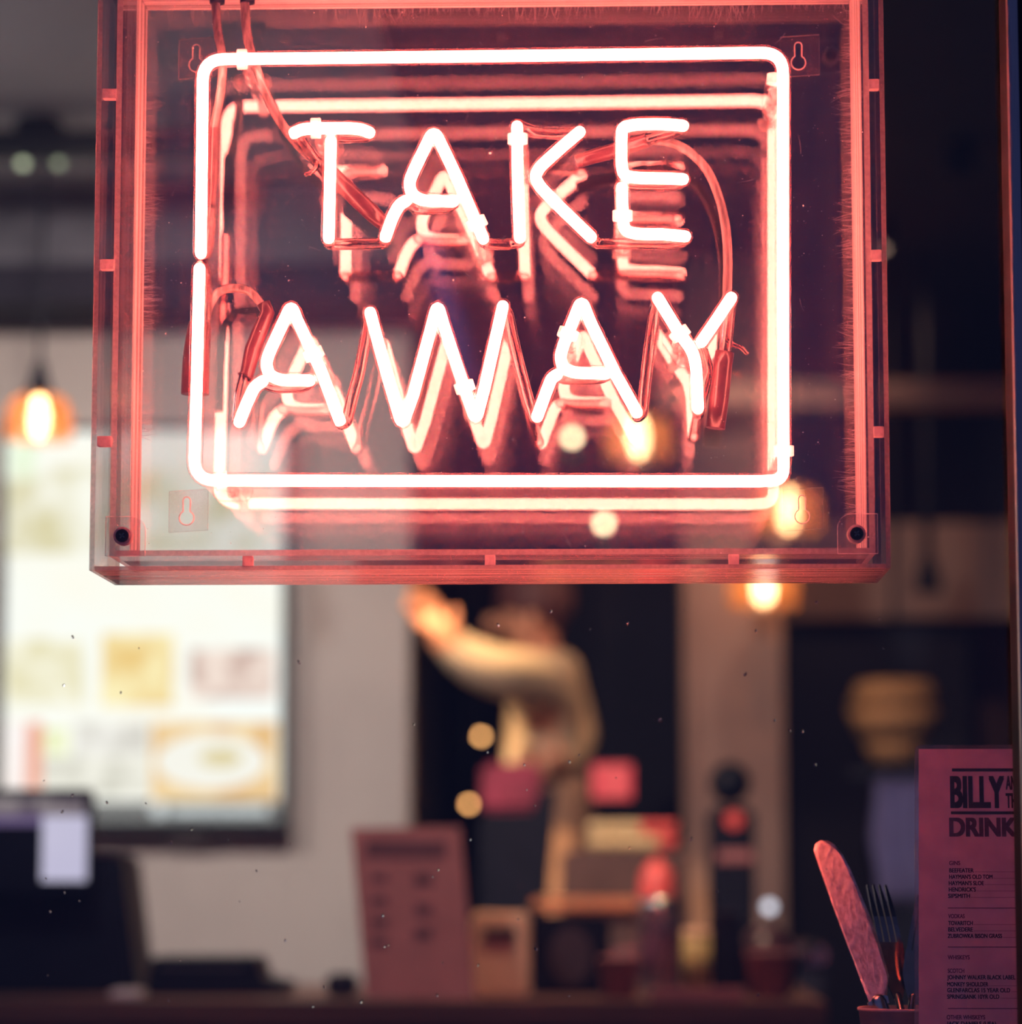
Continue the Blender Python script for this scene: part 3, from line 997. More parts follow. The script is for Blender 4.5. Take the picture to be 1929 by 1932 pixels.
def fork(name, label, base, tip, bend, yaw, wid=0.0235):
    """head with four tines, neck and handle along base -> tip"""
    root = thing(name, label, 'fork', base)
    ax = (tip - base)
    L = ax.length
    ax.normalize()
    nrm = Vector((0, -1, 0))
    nrm = (nrm - ax * nrm.dot(ax)).normalized()
    sd = ax.cross(nrm)
    nrm, sd = (nrm * math.cos(yaw) + sd * math.sin(yaw)), (sd * math.cos(yaw) - nrm * math.sin(yaw))

    def pt(u, v, k=0):
        return base + ax * (u * L) + sd * v + nrm * (bend * (math.sin(u * PI) - 0.3) + k)
    bm = bmesh.new()
    th = 0.0011
    hw = wid / 2

    def strip(us, halfw, centre):
        prev = None
        for u in us:
            h_, c_ = halfw(u), centre(u)
            cur = [bm.verts.new(pt(u, c_ - h_, th)), bm.verts.new(pt(u, c_ + h_, th)), bm.verts.new(pt(u, c_ + h_, -th)), bm.verts.new(pt(u, c_ - h_, -th))]
            if prev:
                for k in range(4):
                    f = bm.faces.new((prev[k], prev[(k + 1) % 4], cur[(k + 1) % 4], cur[k]))
            else:
                bm.faces.new(cur[::-1])
            prev = cur
        bm.faces.new(prev)
    strip([i / 8 * 0.46 for i in range(9)], lambda u: 0.0035 + (hw - 0.0035) * max(0, min(1, (u - 0.02) / 0.22)) ** 0.7, lambda u: 0)
    for k in range(4):
        c = -hw + wid * (k + 0.5) / 4
        strip([0.455 + i / 7 * 0.545 for i in range(8)], lambda u: wid / 8 * (0.78 - 0.45 * max(0, (u - 0.8) / 0.2)), lambda u, c=c: c * (1 - 0.06 * (u - 0.45)))
    bmesh.ops.recalc_face_normals(bm, faces=bm.faces[:])
    for f in bm.faces:
        f.smooth = False
    put('fork_head', mesh_from('fork_head', bm, 'fork'), root)
    e = base - ax * 0.082
    e.z = max(e.z, LEDGE + 0.012)
    put('handle', mesh_from('handle', tube_bm([base + ax * 0.004 + nrm * -0.3 * bend, base - ax * 0.02, e], 0.004, 10, None, True, [0.0036, 0.0034, 0.0052]), 'fork'), root)
    return root


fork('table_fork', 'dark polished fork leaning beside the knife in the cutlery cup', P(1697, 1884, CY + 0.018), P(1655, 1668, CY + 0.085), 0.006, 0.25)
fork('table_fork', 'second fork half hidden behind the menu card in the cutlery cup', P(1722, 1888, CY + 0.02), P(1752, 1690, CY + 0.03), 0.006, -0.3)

# ------------------------------------------------------------------ grey wall: lit menu board, track, pendants
LBY = WB - 0.11
lb = thing('menu_light_box', 'bright backlit portrait menu board with food pictures on grey wall', 'light box', P(268, 1565, LBY + 0.05))
a, b = P(-6, 1566, LBY), P(547, 800, LBY)
for nm, (px0, px1, py0, py1) in {'frame_left': (-8, 3, 800, 1566), 'frame_right': (531, 547, 800, 1566), 'frame_top': (3, 531, 800, 812), 'frame_bottom': (3, 531, 1547, 1566)}.items():
    pbox('frame_bar', px0, px1, py0, py1, LBY, 0.10, 'blackplastic', lb, 0.004)
LW = 1.15
pbox('lit_face', 2, 532, 811, 1548, LBY + 0.02, 0.03, emat('lit_white', (1.0, 0.98, 0.86), 1.12, (0.97, 1.0, 0.94), 5), lb)
pics = [(8, 70, 830, 905, (0.80, 0.95, 0.62), (0.95, 1.0, 0.88)), (10, 525, 880, 1045, (0.72, 0.66, 0.40), (0.98, 0.97, 0.85)),
        (8, 160, 1205, 1330, (0.80, 0.74, 0.46), (1.0, 0.98, 0.82)), (190, 328, 1195, 1332, (0.86, 0.60, 0.22), (1.0, 0.90, 0.52)),
        (358, 520, 1225, 1318, (0.55, 0.36, 0.30), (1.0, 0.85, 0.74)), (8, 48, 1362, 1495, (1.0, 0.86, 0.80), (1.0, 0.96, 0.94)), (48, 80, 1362, 1495, (0.85, 0.36, 0.24), (0.95, 0.5, 0.38)),
        (82, 130, 1375, 1425, (0.80, 0.86, 0.44), (1, 1, 0.8)), (82, 280, 1430, 1500, (0.62, 0.60, 0.50), (0.98, 0.96, 0.85)), (140, 280, 1362, 1425, (0.66, 0.63, 0.56), (0.95, 0.93, 0.86)),
        (284, 524, 1362, 1515, (0.80, 0.50, 0.22), (0.95, 0.74, 0.42))]
for i, (px0, px1, py0, py1, ca, cb) in enumerate(pics):
    pbox('printed_picture', px0, px1, py0, py1, LBY + 0.016, 0.004, emat('print_%d' % i, ca, 1.12, cb, 14), lb)
p = P(398, 1437, LBY + 0.010)
bm = bmesh.new()
rx, rz = mm(105, LBY), mm(52, LBY)
prism_bm([(p.x + rx * math.cos(2 * PI * k / 32), p.z + rz * math.sin(2 * PI * k / 32)) for k in range(32)], LBY + 0.0105, LBY + 0.0155, bm)
put('printed_plate', mesh_from('printed_plate', bm, emat('lit_plate', (1.0, 0.98, 0.88), 1.05)), lb)
p = P(415, 1430, LBY)
prism = prism_bm([(p.x + 0.05 * math.cos(2 * PI * k / 20), p.z + 0.022 * math.sin(2 * PI * k / 20)) for k in range(20)], LBY + 0.006, LBY + 0.010)
put('printed_food', mesh_from('printed_food', prism, emat('lit_food', (0.85, 0.72, 0.36), 0.95, (0.98, 0.88, 0.6), 30)), lb)
pbox('printed_footer', 120, 529, 1512, 1546, LBY + 0.014, 0.004, emat('lit_footer', (0.22, 0.22, 0.21), 0.9), lb)
pbox('printed_lettering', 320, 505, 1520, 1538, LBY + 0.012, 0.002, emat('lit_lettering', (0.5, 0.55, 0.55), 1.0, (0.75, 0.8, 0.8), 60), lb)
p = P(299, 1527, LBY + 0.009)
put('printed_emblem', mesh_from('printed_emblem', prism_bm([(p.x + 0.018 * math.cos(2 * PI * k / 20), p.z + 0.018 * math.sin(2 * PI * k / 20)) for k in range(20)], LBY + 0.009, LBY + 0.012), emat('lit_emblem', (0.75, 0.8, 0.8), 1.0)), lb)
pbox('wall_mount', 315, 400, 1566, 1590, LBY + 0.04, 0.068, pmat('grey_mount', (0.25, 0.22, 0.22)), lb, 0.01)

# ceiling track with two spot heads
TY = 3.4
p = P(75, 277, TY)
tr = thing('lighting_track', 'black ceiling lighting track with two small spot heads', 'track light', Vector((p.x, TY, CEIL)))
box('track_rail', -2.4, P(430, 277, TY).x, TY - 0.03, TY + 0.03, P(0, 297, TY).z, P(0, 252, TY).z, 'black', tr, 0.004)
box('power_feed', P(34, 240, TY).x, P(116, 240, TY).x, TY - 0.04, TY + 0.04, P(0, 254, TY).z, P(0, 228, TY).z, 'black', tr, 0.006)
for px in (-260, 330):
    q = P(px, 260, TY)
    tube('drop_rod', [Vector((q.x, TY, q.z - 0.005)), Vector((q.x, TY, CEIL + 0.002))], 0.006, 'black', tr, 8)
for px, dx in ((50, -0.02), (106, 0.02)):
    q = P(px, 297, TY)
    h = put('spot_head', mesh_from('spot_head', tube_bm([Vector((q.x - dx * 0.3, TY, q.z + 0.006)), Vector((q.x + dx * 0.2, TY - 0.004, q.z - 0.004))], 0.02, 14, None, False, [0.010, 0.015]), 'black'), tr)
    lathe('lens', [(0, 0.008), (0.007, 0.006), (0.010, 0), (0.007, -0.006), (0, -0.008)], (q.x + dx * 0.3, TY - 0.006, q.z - 0.014), 'spotface' if dx < 0 else 'dimface', h, 14)


# pendant lamp prototype at the left, copies over the bar
def pendant(px, py_top, py_sock, y, label):
    top_, s = P(px, py_top, y), P(px, py_sock, y)
    root = thing('pendant_lamp', label, 'lamp', Vector((s.x, y, s.z)), 'amber glass pendant lamps')
    tube('cord', [Vector((s.x, y, s.z)), Vector((s.x, y, top_.z))], 0.0045, 'black', root, 8)
    k = (y + 2.6) / F
    lathe('socket', [(0.004, 12 * k), (12 * k, 8 * k), (15 * k, -15 * k), (26 * k, -48 * k), (30 * k, -56 * k), (0, -56 * k)], (s.x, y, s.z), 'black', root, 20)
    # ribbed amber glass shade
    bm = bmesh.new()
    seg = 40
    rings = []
    for r, z in ((26, -52), (44, -58), (54, -72), (60, -95), (62, -120), (60, -140)):
        rings.append([bm.verts.new((s.x + k * r * (1 + 0.05 * math.cos(10 * 2 * PI * j / seg)) * math.cos(2 * PI * j / seg), y + k * r * (1 + 0.05 * math.cos(10 * 2 * PI * j / seg)) * math.sin(2 * PI * j / seg), s.z + k * z)) for j in range(seg)])
    for A, B in zip(rings, rings[1:]):
        for j in range(seg):
            bm.faces.new((A[j], A[(j + 1) % seg], B[(j + 1) % seg], B[j])).smooth = True
    put('glass_shade', mesh_from('glass_shade', bm, 'amber'), root)
    lathe('bulb', [(0, -56 * k), (8 * k, -58 * k), (14 * k, -76 * k), (17 * k, -100 * k), (14 * k, -122 * k), (7 * k, -132 * k), (0, -134 * k)], (s.x, y, s.z), 'bulb', root, 16)
    return root


pen = pendant(75, 299, 694, TY, 'amber glass pendant lamp hanging left of the neon sign')
for px, py, y, lab in ((1205, 730, 3.7, 'amber pendant lamp seen behind the second A of the neon'), (1487, 868, 4.4, 'amber pendant lamp behind the lower right corner of the neon sign'),
                       (1440, 1006, 4.72, 'amber pendant lamp just below the bottom edge of the neon sign')):
    q = pendant(px, 40 if y < 4 else 300, py, y, lab)


# small round lamps over the bar and on the back shelves
def small_lamp(px, py, y, r, mat, label, stem_up=True, group='small round lamps behind the bar', sq=1.0):
    c = P(px, py, y)
    root = thing('round_lamp', label, 'lamp', c, group)
    bm = bmesh.new()
    bmesh.ops.create_uvsphere(bm, u_segments=16, v_segments=10, radius=r)
    for v in bm.verts:
        v.co = Vector((v.co.x, v.co.y, v.co.z * sq)) + c
    for f in bm.faces:
        f.smooth = True
    put('globe', mesh_from('globe', bm, mat), root)
    lathe('holder', [(0, r * 2.2), (r * 0.6, r * 2.2), (r * 0.75, r * 0.8), (0, r * 0.8)], c, 'black', root, 12)
    if stem_up:
        tube('stem', [c + Vector((0, 0, r * 2)), Vector((c.x, c.y, CEIL + 0.001))], 0.003, 'black', root, 6)
    return root


small_lamp(1080, 825, 5.4, 0.012, 'led', 'small warm white lamp left of the brightest pendant')
small_lamp(1140, 987, 5.4, 0.012, 'led', 'small warm white lamp under the bottom neon border line')
small_lamp(908, 1389, 5.0, 0.008, 'amberled', 'small amber lamp beside the reaching person')
small_lamp(885, 1517, 5.0, 0.008, 'amberled', 'small amber lamp below the reaching person, left of the maroon machine')
small_lamp(790, 1392, 5.2, 0.007, emat('dim_amber_lamp', (1.0, 0.42, 0.12), 1.2), 'dim amber lamp near the edge of the grey wall')

# ------------------------------------------------------------------ counter and what stands on it
CT = 0.92
y_f = 2.42
ct = thing('bar_counter', 'dark wooden bar counter running along the back of the room', 'counter', (0, y_f + 0.3, 0))
xa, xb = P(-160, 1800, y_f).x, P(1560, 1800, y_f).x
box('worktop', xa, xb, y_f, y_f + 0.75, CT - 0.04, CT, 'wood', ct, 0.004)
box('front_panel', xa + 0.02, xb - 0.02, y_f + 0.04, y_f + 0.07, 0.0, CT - 0.04, 'wood', ct)
box('end_panel', xb - 0.05, xb - 0.02, y_f + 0.07, y_f + 0.73, 0.0, CT - 0.04, 'wood', ct)


def base_z(o_z=CT):
    return o_z


def cbox(name, px0, px1, py_top, y, depth, mat, parent=None, bevel=0.004, z0=CT, taper=0.0):
    a, b = P(px0, py_top, y), P(px1, py_top, y)
    bm = box_bm(a.x, b.x, y, y + depth, z0, a.z)
    if taper:
        for v in bm.verts:
            if v.co.z > (z0 + a.z) / 2 and v.co.x > (a.x + b.x) / 2:
                v.co.x -= taper
    if bevel:
        bmesh.ops.bevel(bm, geom=bm.edges[:], offset=bevel, segments=2, affect='EDGES')
    return put(name, mesh_from(name, bm, mat), parent)


# till: body, screen, lit window, header
ty = 2.70
till = thing('till', 'dark till with a lit lilac screen at the left end of the counter', 'till', (P(110, 1800, ty).x, ty + 0.1, CT))
cbox('body', -60, 262, 1612, ty, 0.22, 'blackplastic', till, 0.01, CT, 0.03)
scr = pbox('screen_housing', -60, 172, 1488, 1690, ty - 0.06, 0.05, 'blackplastic', till, 0.006)
pbox('screen_header', -50, 160, 1505, 1540, ty - 0.063, 0.003, emat('screen_header', (0.10, 0.07, 0.10), 0.9, (0.42, 0.36, 0.36), 25), scr)
pbox('screen_bar', -50, 164, 1535, 1556, ty - 0.062, 0.002, emat('screen_bar', (0.20, 0.14, 0.30), 0.8), scr)
pbox('screen_window', 78, 164, 1540, 1662, ty - 0.066, 0.004, emat('screen_window', (0.68, 0.64, 0.86), 0.85, (0.74, 0.70, 0.90), 10), scr)
pbox('screen_neck', 20, 100, 1690, 1720, ty - 0.03, 0.05, 'blackplastic', till)

py_ = 2.62
pr = thing('receipt_printer', 'low black receipt printer on the counter below the lit menu board', 'printer', (P(400, 1850, py_).x, py_ + 0.1, CT))
a, b = P(272, 1872, py_), P(545, 1872, py_)
bx = lambda p_: P(p_, 1872, py_).x
zz = lambda q: P(400, q, py_).z
bm = prism_bm([(bx(272), CT), (bx(285), zz(1806)), (bx(480), zz(1806)), (bx(495), zz(1845)), (bx(540), zz(1855)), (bx(540), CT)], py_, py_ + 0.16)
bmesh.ops.bevel(bm, geom=bm.edges[:], offset=0.003, segments=1, affect='EDGES')
put('casing', mesh_from('casing', bm, 'blackplastic'), pr)
pbox('paper_slot', 300, 460, 1822, 1827, py_ - 0.001, 0.002, pmat('slot_grey', (0.05, 0.05, 0.06)), pr)
pp = P(235, 1868, 2.52)
bm = box_bm(pp.x - 0.025, pp.x + 0.025, 2.52, 2.60, CT, CT + 0.012, 0.002)
tag(put('paper_pad', mesh_from('paper_pad', bm, pmat('white_paper', (0.6, 0.55, 0.56)))), 'small pale paper pad on the counter beside the printer', 'paper')
bb = thing('card_reader', 'small black block on the counter left of the rose menu stand', 'card reader', (P(643, 1860, 2.6).x, 2.63, CT))
cbox('casing', 616, 671, 1838, 2.6, 0.06, 'blackplastic', bb, 0.005)
pbox('display', 624, 663, 1846, 1856, 2.599, 0.001, pmat('grey_display', (0.04, 0.045, 0.06)), bb)

# leaning rose menu stand with print rows
my = 2.47
ms = thing('menu_stand', 'leaning rose-coloured menu board standing on the counter', 'menu', (P(780, 1880, my).x, my + 0.05, CT))


def lean(p, q):
    t = (1880 - q) / 320
    return P(p, q, my + 0.05 * t)


bm = bmesh.new()
cs = [lean(662, 1562), lean(868, 1560), lean(897, 1884), lean(690, 1884)]
va = [bm.verts.new(c) for c in cs]
vb = [bm.verts.new(c + Vector((0, 0.006, 0))) for c in cs]
bm.faces.new(va)
bm.faces.new(vb[::-1])
for k in range(4):
    bm.faces.new((va[k], vb[k], vb[(k + 1) % 4], va[(k + 1) % 4]))
bmesh.ops.recalc_face_normals(bm, faces=bm.faces[:])
put('board', mesh_from('board', bm, 'rosecard'), ms)
rows = [(690, 842, 1585, 1618)] + [(700, 730, y, y + 16) for y in (1648, 1690, 1732, 1770)] + [(782, 815, y, y + 22) for y in (1648, 1705, 1750)]
for (p0, p1, q0, q1) in rows:
    cs = [lean(p0, q0), lean(p1, q0), lean(p1 + 1, q1), lean(p0 + 1, q1)]
    bm = bmesh.new()
    va = [bm.verts.new(c + Vector((0, -0.001, 0))) for c in cs]
    vb = [bm.verts.new(c + Vector((0, 0.0005, 0))) for c in cs]
    bm.faces.new(va)
    bm.faces.new(vb[::-1])
    for k in range(4):
        bm.faces.new((va[k], vb[k], vb[(k + 1) % 4], va[(k + 1) % 4]))
    bmesh.ops.recalc_face_normals(bm, faces=bm.faces[:])
    put('printed_block', mesh_from('printed_block', bm, 'rosedark'), ms)
box('rear_strut', P(780, 1700, my).x - 0.01, P(780, 1700, my).x + 0.01, my + 0.06, my + 0.10, CT, CT + 0.16, 'black', ms)

nb = thing('napkin_box', 'cream napkin box with a dark slot on the counter', 'box', (P(942, 1880, 2.6).x, 2.65, CT))
cbox('casing', 888, 998, 1722, 2.6, 0.11, 'cream', nb, 0.006)
pbox('slot', 912, 972, 1752, 1773, 2.597, 0.004, 'black', nb)

sp = thing('speaker_box', 'black box with a round dark face next to the cream napkin box', 'speaker', (P(1070, 1880, 2.7).x, 2.78, CT))
cbox('casing', 1002, 1152, 1728, 2.7, 0.16, 'blackplastic', sp, 0.006)
p = P(1077, 1803, 2.7)
bm = bmesh.new()
prism_bm([(p.x + mm(40, 2.7) * math.cos(2 * PI * k / 28), p.z + mm(54, 2.7) * math.sin(2 * PI * k / 28)) for k in range(28)], 2.693, 2.7, bm)
put('round_face', mesh_from('round_face', bm, pmat('plum_mesh', (0.05, 0.028, 0.035), 0.8)), sp)


def cup(px, w, py_top, y, label, mat='redplastic', lip=1.05, name='paper_cup'):
    c = P(px, py_top, y)
    r = mm(w, y) / 2
    h = c.z - CT
    return tag(lathe(name, [(0, 0), (r * 0.78, 0), (r, h - 0.004), (r * lip, h - 0.004), (r * lip, h), (r * 0.94, h), (r * 0.74, 0.004), (0, 0.004)], (c.x, y, CT), mat, None, 24), label, 'cup')


cup(1168, 76, 1806, 2.55, 'red paper cup in front of the black round-faced box', 'rosecard')
cup(1452, 86, 1796, 2.55, 'red paper cup at the right end of the counter', 'rosecard')
# glass jar with red straws
jc = P(1247, 1712, 2.62)
jar = thing('straw_jar', 'grey glass jar holding red straws between the two red cups', 'jar', (jc.x, 2.62, CT))
r = mm(80, 2.62) / 2
h = jc.z - CT
lathe('glass', [(0, 0), (r, 0), (r * 1.02, h * 0.9), (r * 0.9, h), (r * 0.86, h), (r * 0.94, h * 0.88), (r * 0.93, 0.006), (0, 0.006)], (jc.x, 2.62, CT), sheet('jar_glass', 0.06, (0.75, 0.75, 0.80), 0.18, (0.62, 0.55, 0.62), None, 20), jar)
for k in range(7):
    q = Vector((jc.x + 0.012 + random.uniform(-0.011, 0.011), 2.62 + random.uniform(-0.011, 0.011), CT + 0.008))
    tube('straw', [q, q + Vector((random.uniform(-.004, .004), 0, h * 0.62))], 0.0032, 'redplastic', jar, 8)
lathe('lid', [(r * 0.95, 0), (r * 0.95, 0.012), (r * 0.3, 0.018), (0, 0.018)], (jc.x, 2.62, CT + h), 'steel', jar)
tc_ = P(1312, 1765, 2.68)
tin = thing('tin', 'olive yellow tin beside the straw jar', 'tin', (tc_.x, 2.68, CT))
lathe('body', [(0, 0), (0.026, 0), (0.026, tc_.z - CT), (0, tc_.z - CT)], (tc_.x, 2.68, CT), 'olive', tin)
lathe('lid', [(0.0265, 0), (0.0265, 0.01), (0, 0.012)], (tc_.x, 2.68, tc_.z), 'cream', tin)
bx_ = thing('black_canister', 'tall black canister at the right of the olive tin', 'canister', (P(1372, 1860, 2.72).x, 2.76, CT))
cbox('body', 1340, 1404, 1730, 2.72, 0.09, 'blackplastic', bx_, 0.008)
cbox('lid', 1345, 1399, 1722, 2.725, 0.08, 'black', bx_, 0.003, P(1372, 1730, 2.72).z)
# round black bowl on the red cup's left
bc = P(1445, 1748, 2.85)
hb = thing('black_kettle', 'round black kettle behind the right red cup', 'kettle', (bc.x, 2.85, CT))
hh = bc.z - CT
lathe('body', [(0, 0), (0.050, 0), (0.058, hh * 0.35), (0.048, hh * 0.75), (0.022, hh), (0, hh)], (bc.x, 2.85, CT), pmat('black_enamel', (0.05, 0.02, 0.028), 0.3), hb)
lathe('knob', [(0, 0), (0.007, 0.002), (0.009, 0.009), (0.005, 0.015), (0, 0.016)], (bc.x, 2.85, bc.z - 0.001), 'steel', hb, 12)
tube('spout', [Vector((bc.x + 0.05, 2.85, CT + hh * 0.4)), Vector((bc.x + 0.085, 2.85, CT + hh * 0.7))], 0.008, 'black', hb, 10)
a, b = P(1235, 1880, 2.48), P(1400, 1880, 2.48)
tray = thing('serving_tray', 'low red serving tray lying on the counter before the jar', 'tray', ((a.x + b.x) / 2, 2.52, CT))
box('tray_floor', a.x, b.x, 2.455, 2.575, CT, CT + 0.006, 'rosecard', tray, 0.001)
for (q0, q1, q2, q3) in ((a.x, b.x, 2.448, 2.456), (a.x, b.x, 2.574, 2.582), (a.x - 0.005, a.x, 2.448, 2.582), (b.x, b.x + 0.005, 2.448, 2.582)):
    box('tray_rim', q0, q1, q2, q3, CT, CT + 0.016, 'rosecard', tray, 0.001)

# ------------------------------------------------------------------ back bar with machines
y_b = 3.45
BB = 0.98
bbx0, bbx1 = P(800, 1800, y_b).x, P(1560, 1800, y_b).x
bbar = thing('back_bar', 'dark cabinet run behind the counter carrying the machines', 'cabinet', ((bbx0 + bbx1) / 2, y_b + 0.25, 0))
box('carcass', bbx0, bbx1, y_b + 0.02, y_b + 0.5, 0.0, BB - 0.03, 'navy', bbar)
box('worktop', bbx0, bbx1, y_b, y_b + 0.52, BB - 0.03, BB, 'steel', bbar, 0.003)
for k in range(4):
    xa_ = bbx0 + (bbx1 - bbx0) * k / 4
    d_ = box('door', xa_ + 0.01, xa_ + (bbx1 - bbx0) / 4 - 0.01, y_b + 0.0, y_b + 0.02, 0.08, BB - 0.05, 'navy', bbar, 0.002)
    box('handle', xa_ + 0.03, xa_ + 0.04, y_b - 0.02, y_b + 0.0, 0.6, 0.72, 'steel', d_)
# espresso machine
em = thing('espresso_machine', 'dark espresso machine with a bright steel rail behind the counter', 'coffee machine', (P(1110, 1700, 3.5).x, 3.6, BB))
p0, p1 = P(1010, 1690, 3.5), P(1290, 1600, 3.5)
cbox('body', 1058, 1300, 1604, 3.5, 0.32, pmat('dark_bronze', (0.10, 0.06, 0.05), 0.4, 0.3), em, 0.01, BB)
pbox('steel_rail', 1004, 1205, 1694, 1716, 3.46, 0.025, pmat('warm_glint_steel', (0.85, 0.58, 0.28), 0.3, 0.9), em, 0.006)  # steel rail with its yellowish highlight put into the colour
for px in (1225, 1452):
    c = P(px, 1711, 3.44)
    bm = bmesh.new()
    bmesh.ops.create_uvsphere(bm, u_segments=16, v_segments=10, radius=0.011)
    for v in bm.verts:
        v.co += c
    if px < 1300:
        put('glint_knob', mesh_from('glint_knob', bm, emat('glint_white', (0.75, 0.75, 0.72), 0.8)), em)  # glowing bead stands in for a highlight on the polished machine
    else:
        o = thing('white_glint', 'small cold white glowing bead added as a highlight right of the grinder', 'lamp', c)  # glowing bead on a stem, added in place of a bright highlight
        put('globe', mesh_from('globe', bm, emat('glint_cold', (0.75, 0.78, 0.9), 2.0)), o)
        tube('stem', [Vector((c.x, 3.46, BB)), Vector((c.x, 3.46, c.z - 0.008)), Vector((c.x, 3.445, c.z))], 0.006, 'steel', o, 8)
mt = P(1110, 1604, 3.5).z
for k in range(5):
    q = P(1128 + 33 * k, 1604, 3.58)
    z = mt
    for lvl in range(2):
        red = k >= 3 and (k + lvl) % 2 == 0 or k == 4
        tag(lathe('coffee_cup', [(0, 0), (0.013, 0), (0.019, 0.012), (0.0205, 0.028), (0.018, 0.028), (0.012, 0.004), (0, 0.004)], (q.x, 3.60, z), 'redplastic' if red else 'cup', None, 16),
            ('red' if red else 'cream') + ' coffee cup in the %s row on the espresso machine, %s from the left' % (('lower', 'upper')[lvl], ('first', 'second', 'third', 'fourth', 'fifth')[k]), 'cup', 'coffee cups on the espresso machine')
        z += 0.0285
# red bottle
rc = P(1240, 1702, 3.32)
rb = thing('sauce_bottle', 'bright red round-topped sauce bottle before the espresso machine', 'bottle', (rc.x, 3.32, CT))
z1 = P(1240, 1618, 3.32).z
shelf_z = rc.z
lathe('body', [(0, shelf_z - CT - 0.06), (0.032, shelf_z - CT - 0.06), (0.035, shelf_z - CT + 0.02), (0.030, z1 - CT - 0.03), (0.016, z1 - CT - 0.01), (0, z1 - CT)], (rc.x, 3.32, CT), 'redplastic', rb)
lathe('foot_ring', [(0, 0), (0.034, 0), (0.034, shelf_z - CT - 0.06), (0, shelf_z - CT - 0.06)], (rc.x, 3.32, CT), 'maroon', rb)
bbox_ = box('bottle_shelf', rc.x - 0.16, rc.x + 0.1, 3.20, y_b - 0.002, CT - 0.025, CT, 'navy')
tag(bbox_, 'narrow dark shelf under the red sauce bottle', 'shelf')

# maroon machine and black stand
mc = thing('slush_machine', 'maroon drinks machine below the reaching person', 'machine', (P(960, 1500, 3.6).x, 3.7, BB))
cbox('body', 905, 1022, 1532, 3.6, 0.2, 'blackplastic', mc, 0.008, BB)
cbox('tank', 908, 1020, 1440, 3.62, 0.16, 'maroon', mc, 0.012, P(960, 1532, 3.6).z)
bs = thing('bag_stand', 'tall black stand beside the maroon machine', 'stand', (P(985, 1600, 3.5).x, 3.52, BB))
q0, q1 = P(925, 1700, 3.50), P(1030, 1500, 3.50)
bm = prism_bm([(q0.x, BB), (P(932, 1560, 3.50).x, P(932, 1560, 3.50).z), (P(1000, 1545, 3.50).x, P(1000, 1545, 3.50).z), (P(1018, 1492, 3.50).x, P(1018, 1492, 3.50).z),
               (P(1050, 1490, 3.50).x, P(1050, 1490, 3.50).z), (P(1038, 1640, 3.50).x, P(1038, 1640, 3.50).z), (P(1025, 1700, 3.50).x, BB)], 3.50, 3.55)
put('panel', mesh_from('panel', bm, 'blackplastic'), bs)
box('foot_plate', q0.x - 0.01, P(1035, 1700, 3.50).x, 3.495, 3.56, BB, BB + 0.008, 'black', bs)

# lit red sign
rs = thing('lit_sign', 'small glowing red sign panel behind the bar', 'sign', P(1154, 1510, 4.2))
pbox('lit_panel', 1117, 1192, 1442, 1506, 4.2, 0.01, 'redsign', rs)
pbox('housing', 1110, 1199, 1436, 1512, 4.21, 0.05, 'black', rs, 0.004)
q = P(1154, 1436, 4.23)
tube('hanging_rod', [Vector((q.x, 4.235, q.z - 0.01)), Vector((q.x, 4.235, CEIL + 0.001))], 0.004, 'black', rs, 8)

# coffee grinder
gy = 3.6
gr = thing('coffee_grinder', 'black coffee grinder with a round hopper in front of the pillar', 'grinder', (P(1380, 1800, gy).x, gy + 0.06, BB))
c = P(1380, 1476, gy)
bm = bmesh.new()
bmesh.ops.create_uvsphere(bm, u_segments=20, v_segments=12, radius=mm(40, gy))
for v in bm.verts:
    v.co = Vector((v.co.x, v.co.y, v.co.z * 1.02)) + c + Vector((0, 0.06, 0))
for f in bm.faces:
    f.smooth = True
put('hopper', mesh_from('hopper', bm, 'blackplastic'), gr)
cbox('body', 1338, 1425, 1520, gy, 0.13, 'blackplastic', gr, 0.012, BB)
p = P(1385, 1547, gy)
put('dial', mesh_from('dial', prism_bm([(p.x + 0.017 * math.cos(2 * PI * k / 20), p.z + 0.017 * math.sin(2 * PI * k / 20)) for k in range(20)], gy - 0.008, gy + 0.001), 'redplastic'), gr)
pbox('label_band', 1354, 1420, 1604, 1626, gy - 0.004, 0.005, 'rosecard', gr)

# ------------------------------------------------------------------ right side: hanging spot, wicker lamp, apron
hs = P(1752, 1118, 4.9)
o = thing('hanging_spot', 'unlit black cylinder lamp hanging before the brown panel', 'lamp', hs)
lathe('housing', [(0, 0), (0.032, 0), (0.034, 0.02), (0.022, 0.07), (0.012, 0.09), (0, 0.09)], hs, 'black', o)
tube('stem', [hs + Vector((0, 0, 0.085)), Vector((hs.x, hs.y, CEIL + 0.001))], 0.013, 'black', o, 10)
wl = P(1690, 1440, 5.0)
o = thing('wicker_lamp', 'dim tiered wicker lampshade against the dark back wall', 'lamp', wl)
k = 7.6 / F
for i, (r0, r1, q0, q1) in enumerate(((70, 88, 1290, 1330), (88, 66, 1338, 1392), (60, 40, 1400, 1440))):
    z_0, z_1 = P(1690, q0, 5.0).z - wl.z, P(1690, q1, 5.0).z - wl.z
    lathe('tier', [(r0 * k * 0.8, z_0 + 0.004), (r0 * k, z_0), (r1 * k, z_1), (r1 * k * 0.9, z_1), (r0 * k * 0.9, z_0 - 0.003)], wl, 'wicker', o, 28)
tube('cord', [wl + Vector((0, 0, 0.02)), Vector((wl.x, wl.y, CEIL + 0.001))], 0.006, 'black', o, 8)
ap_y = 4.3
a, b = P(1650, 1702, ap_y), P(1790, 1462, ap_y)
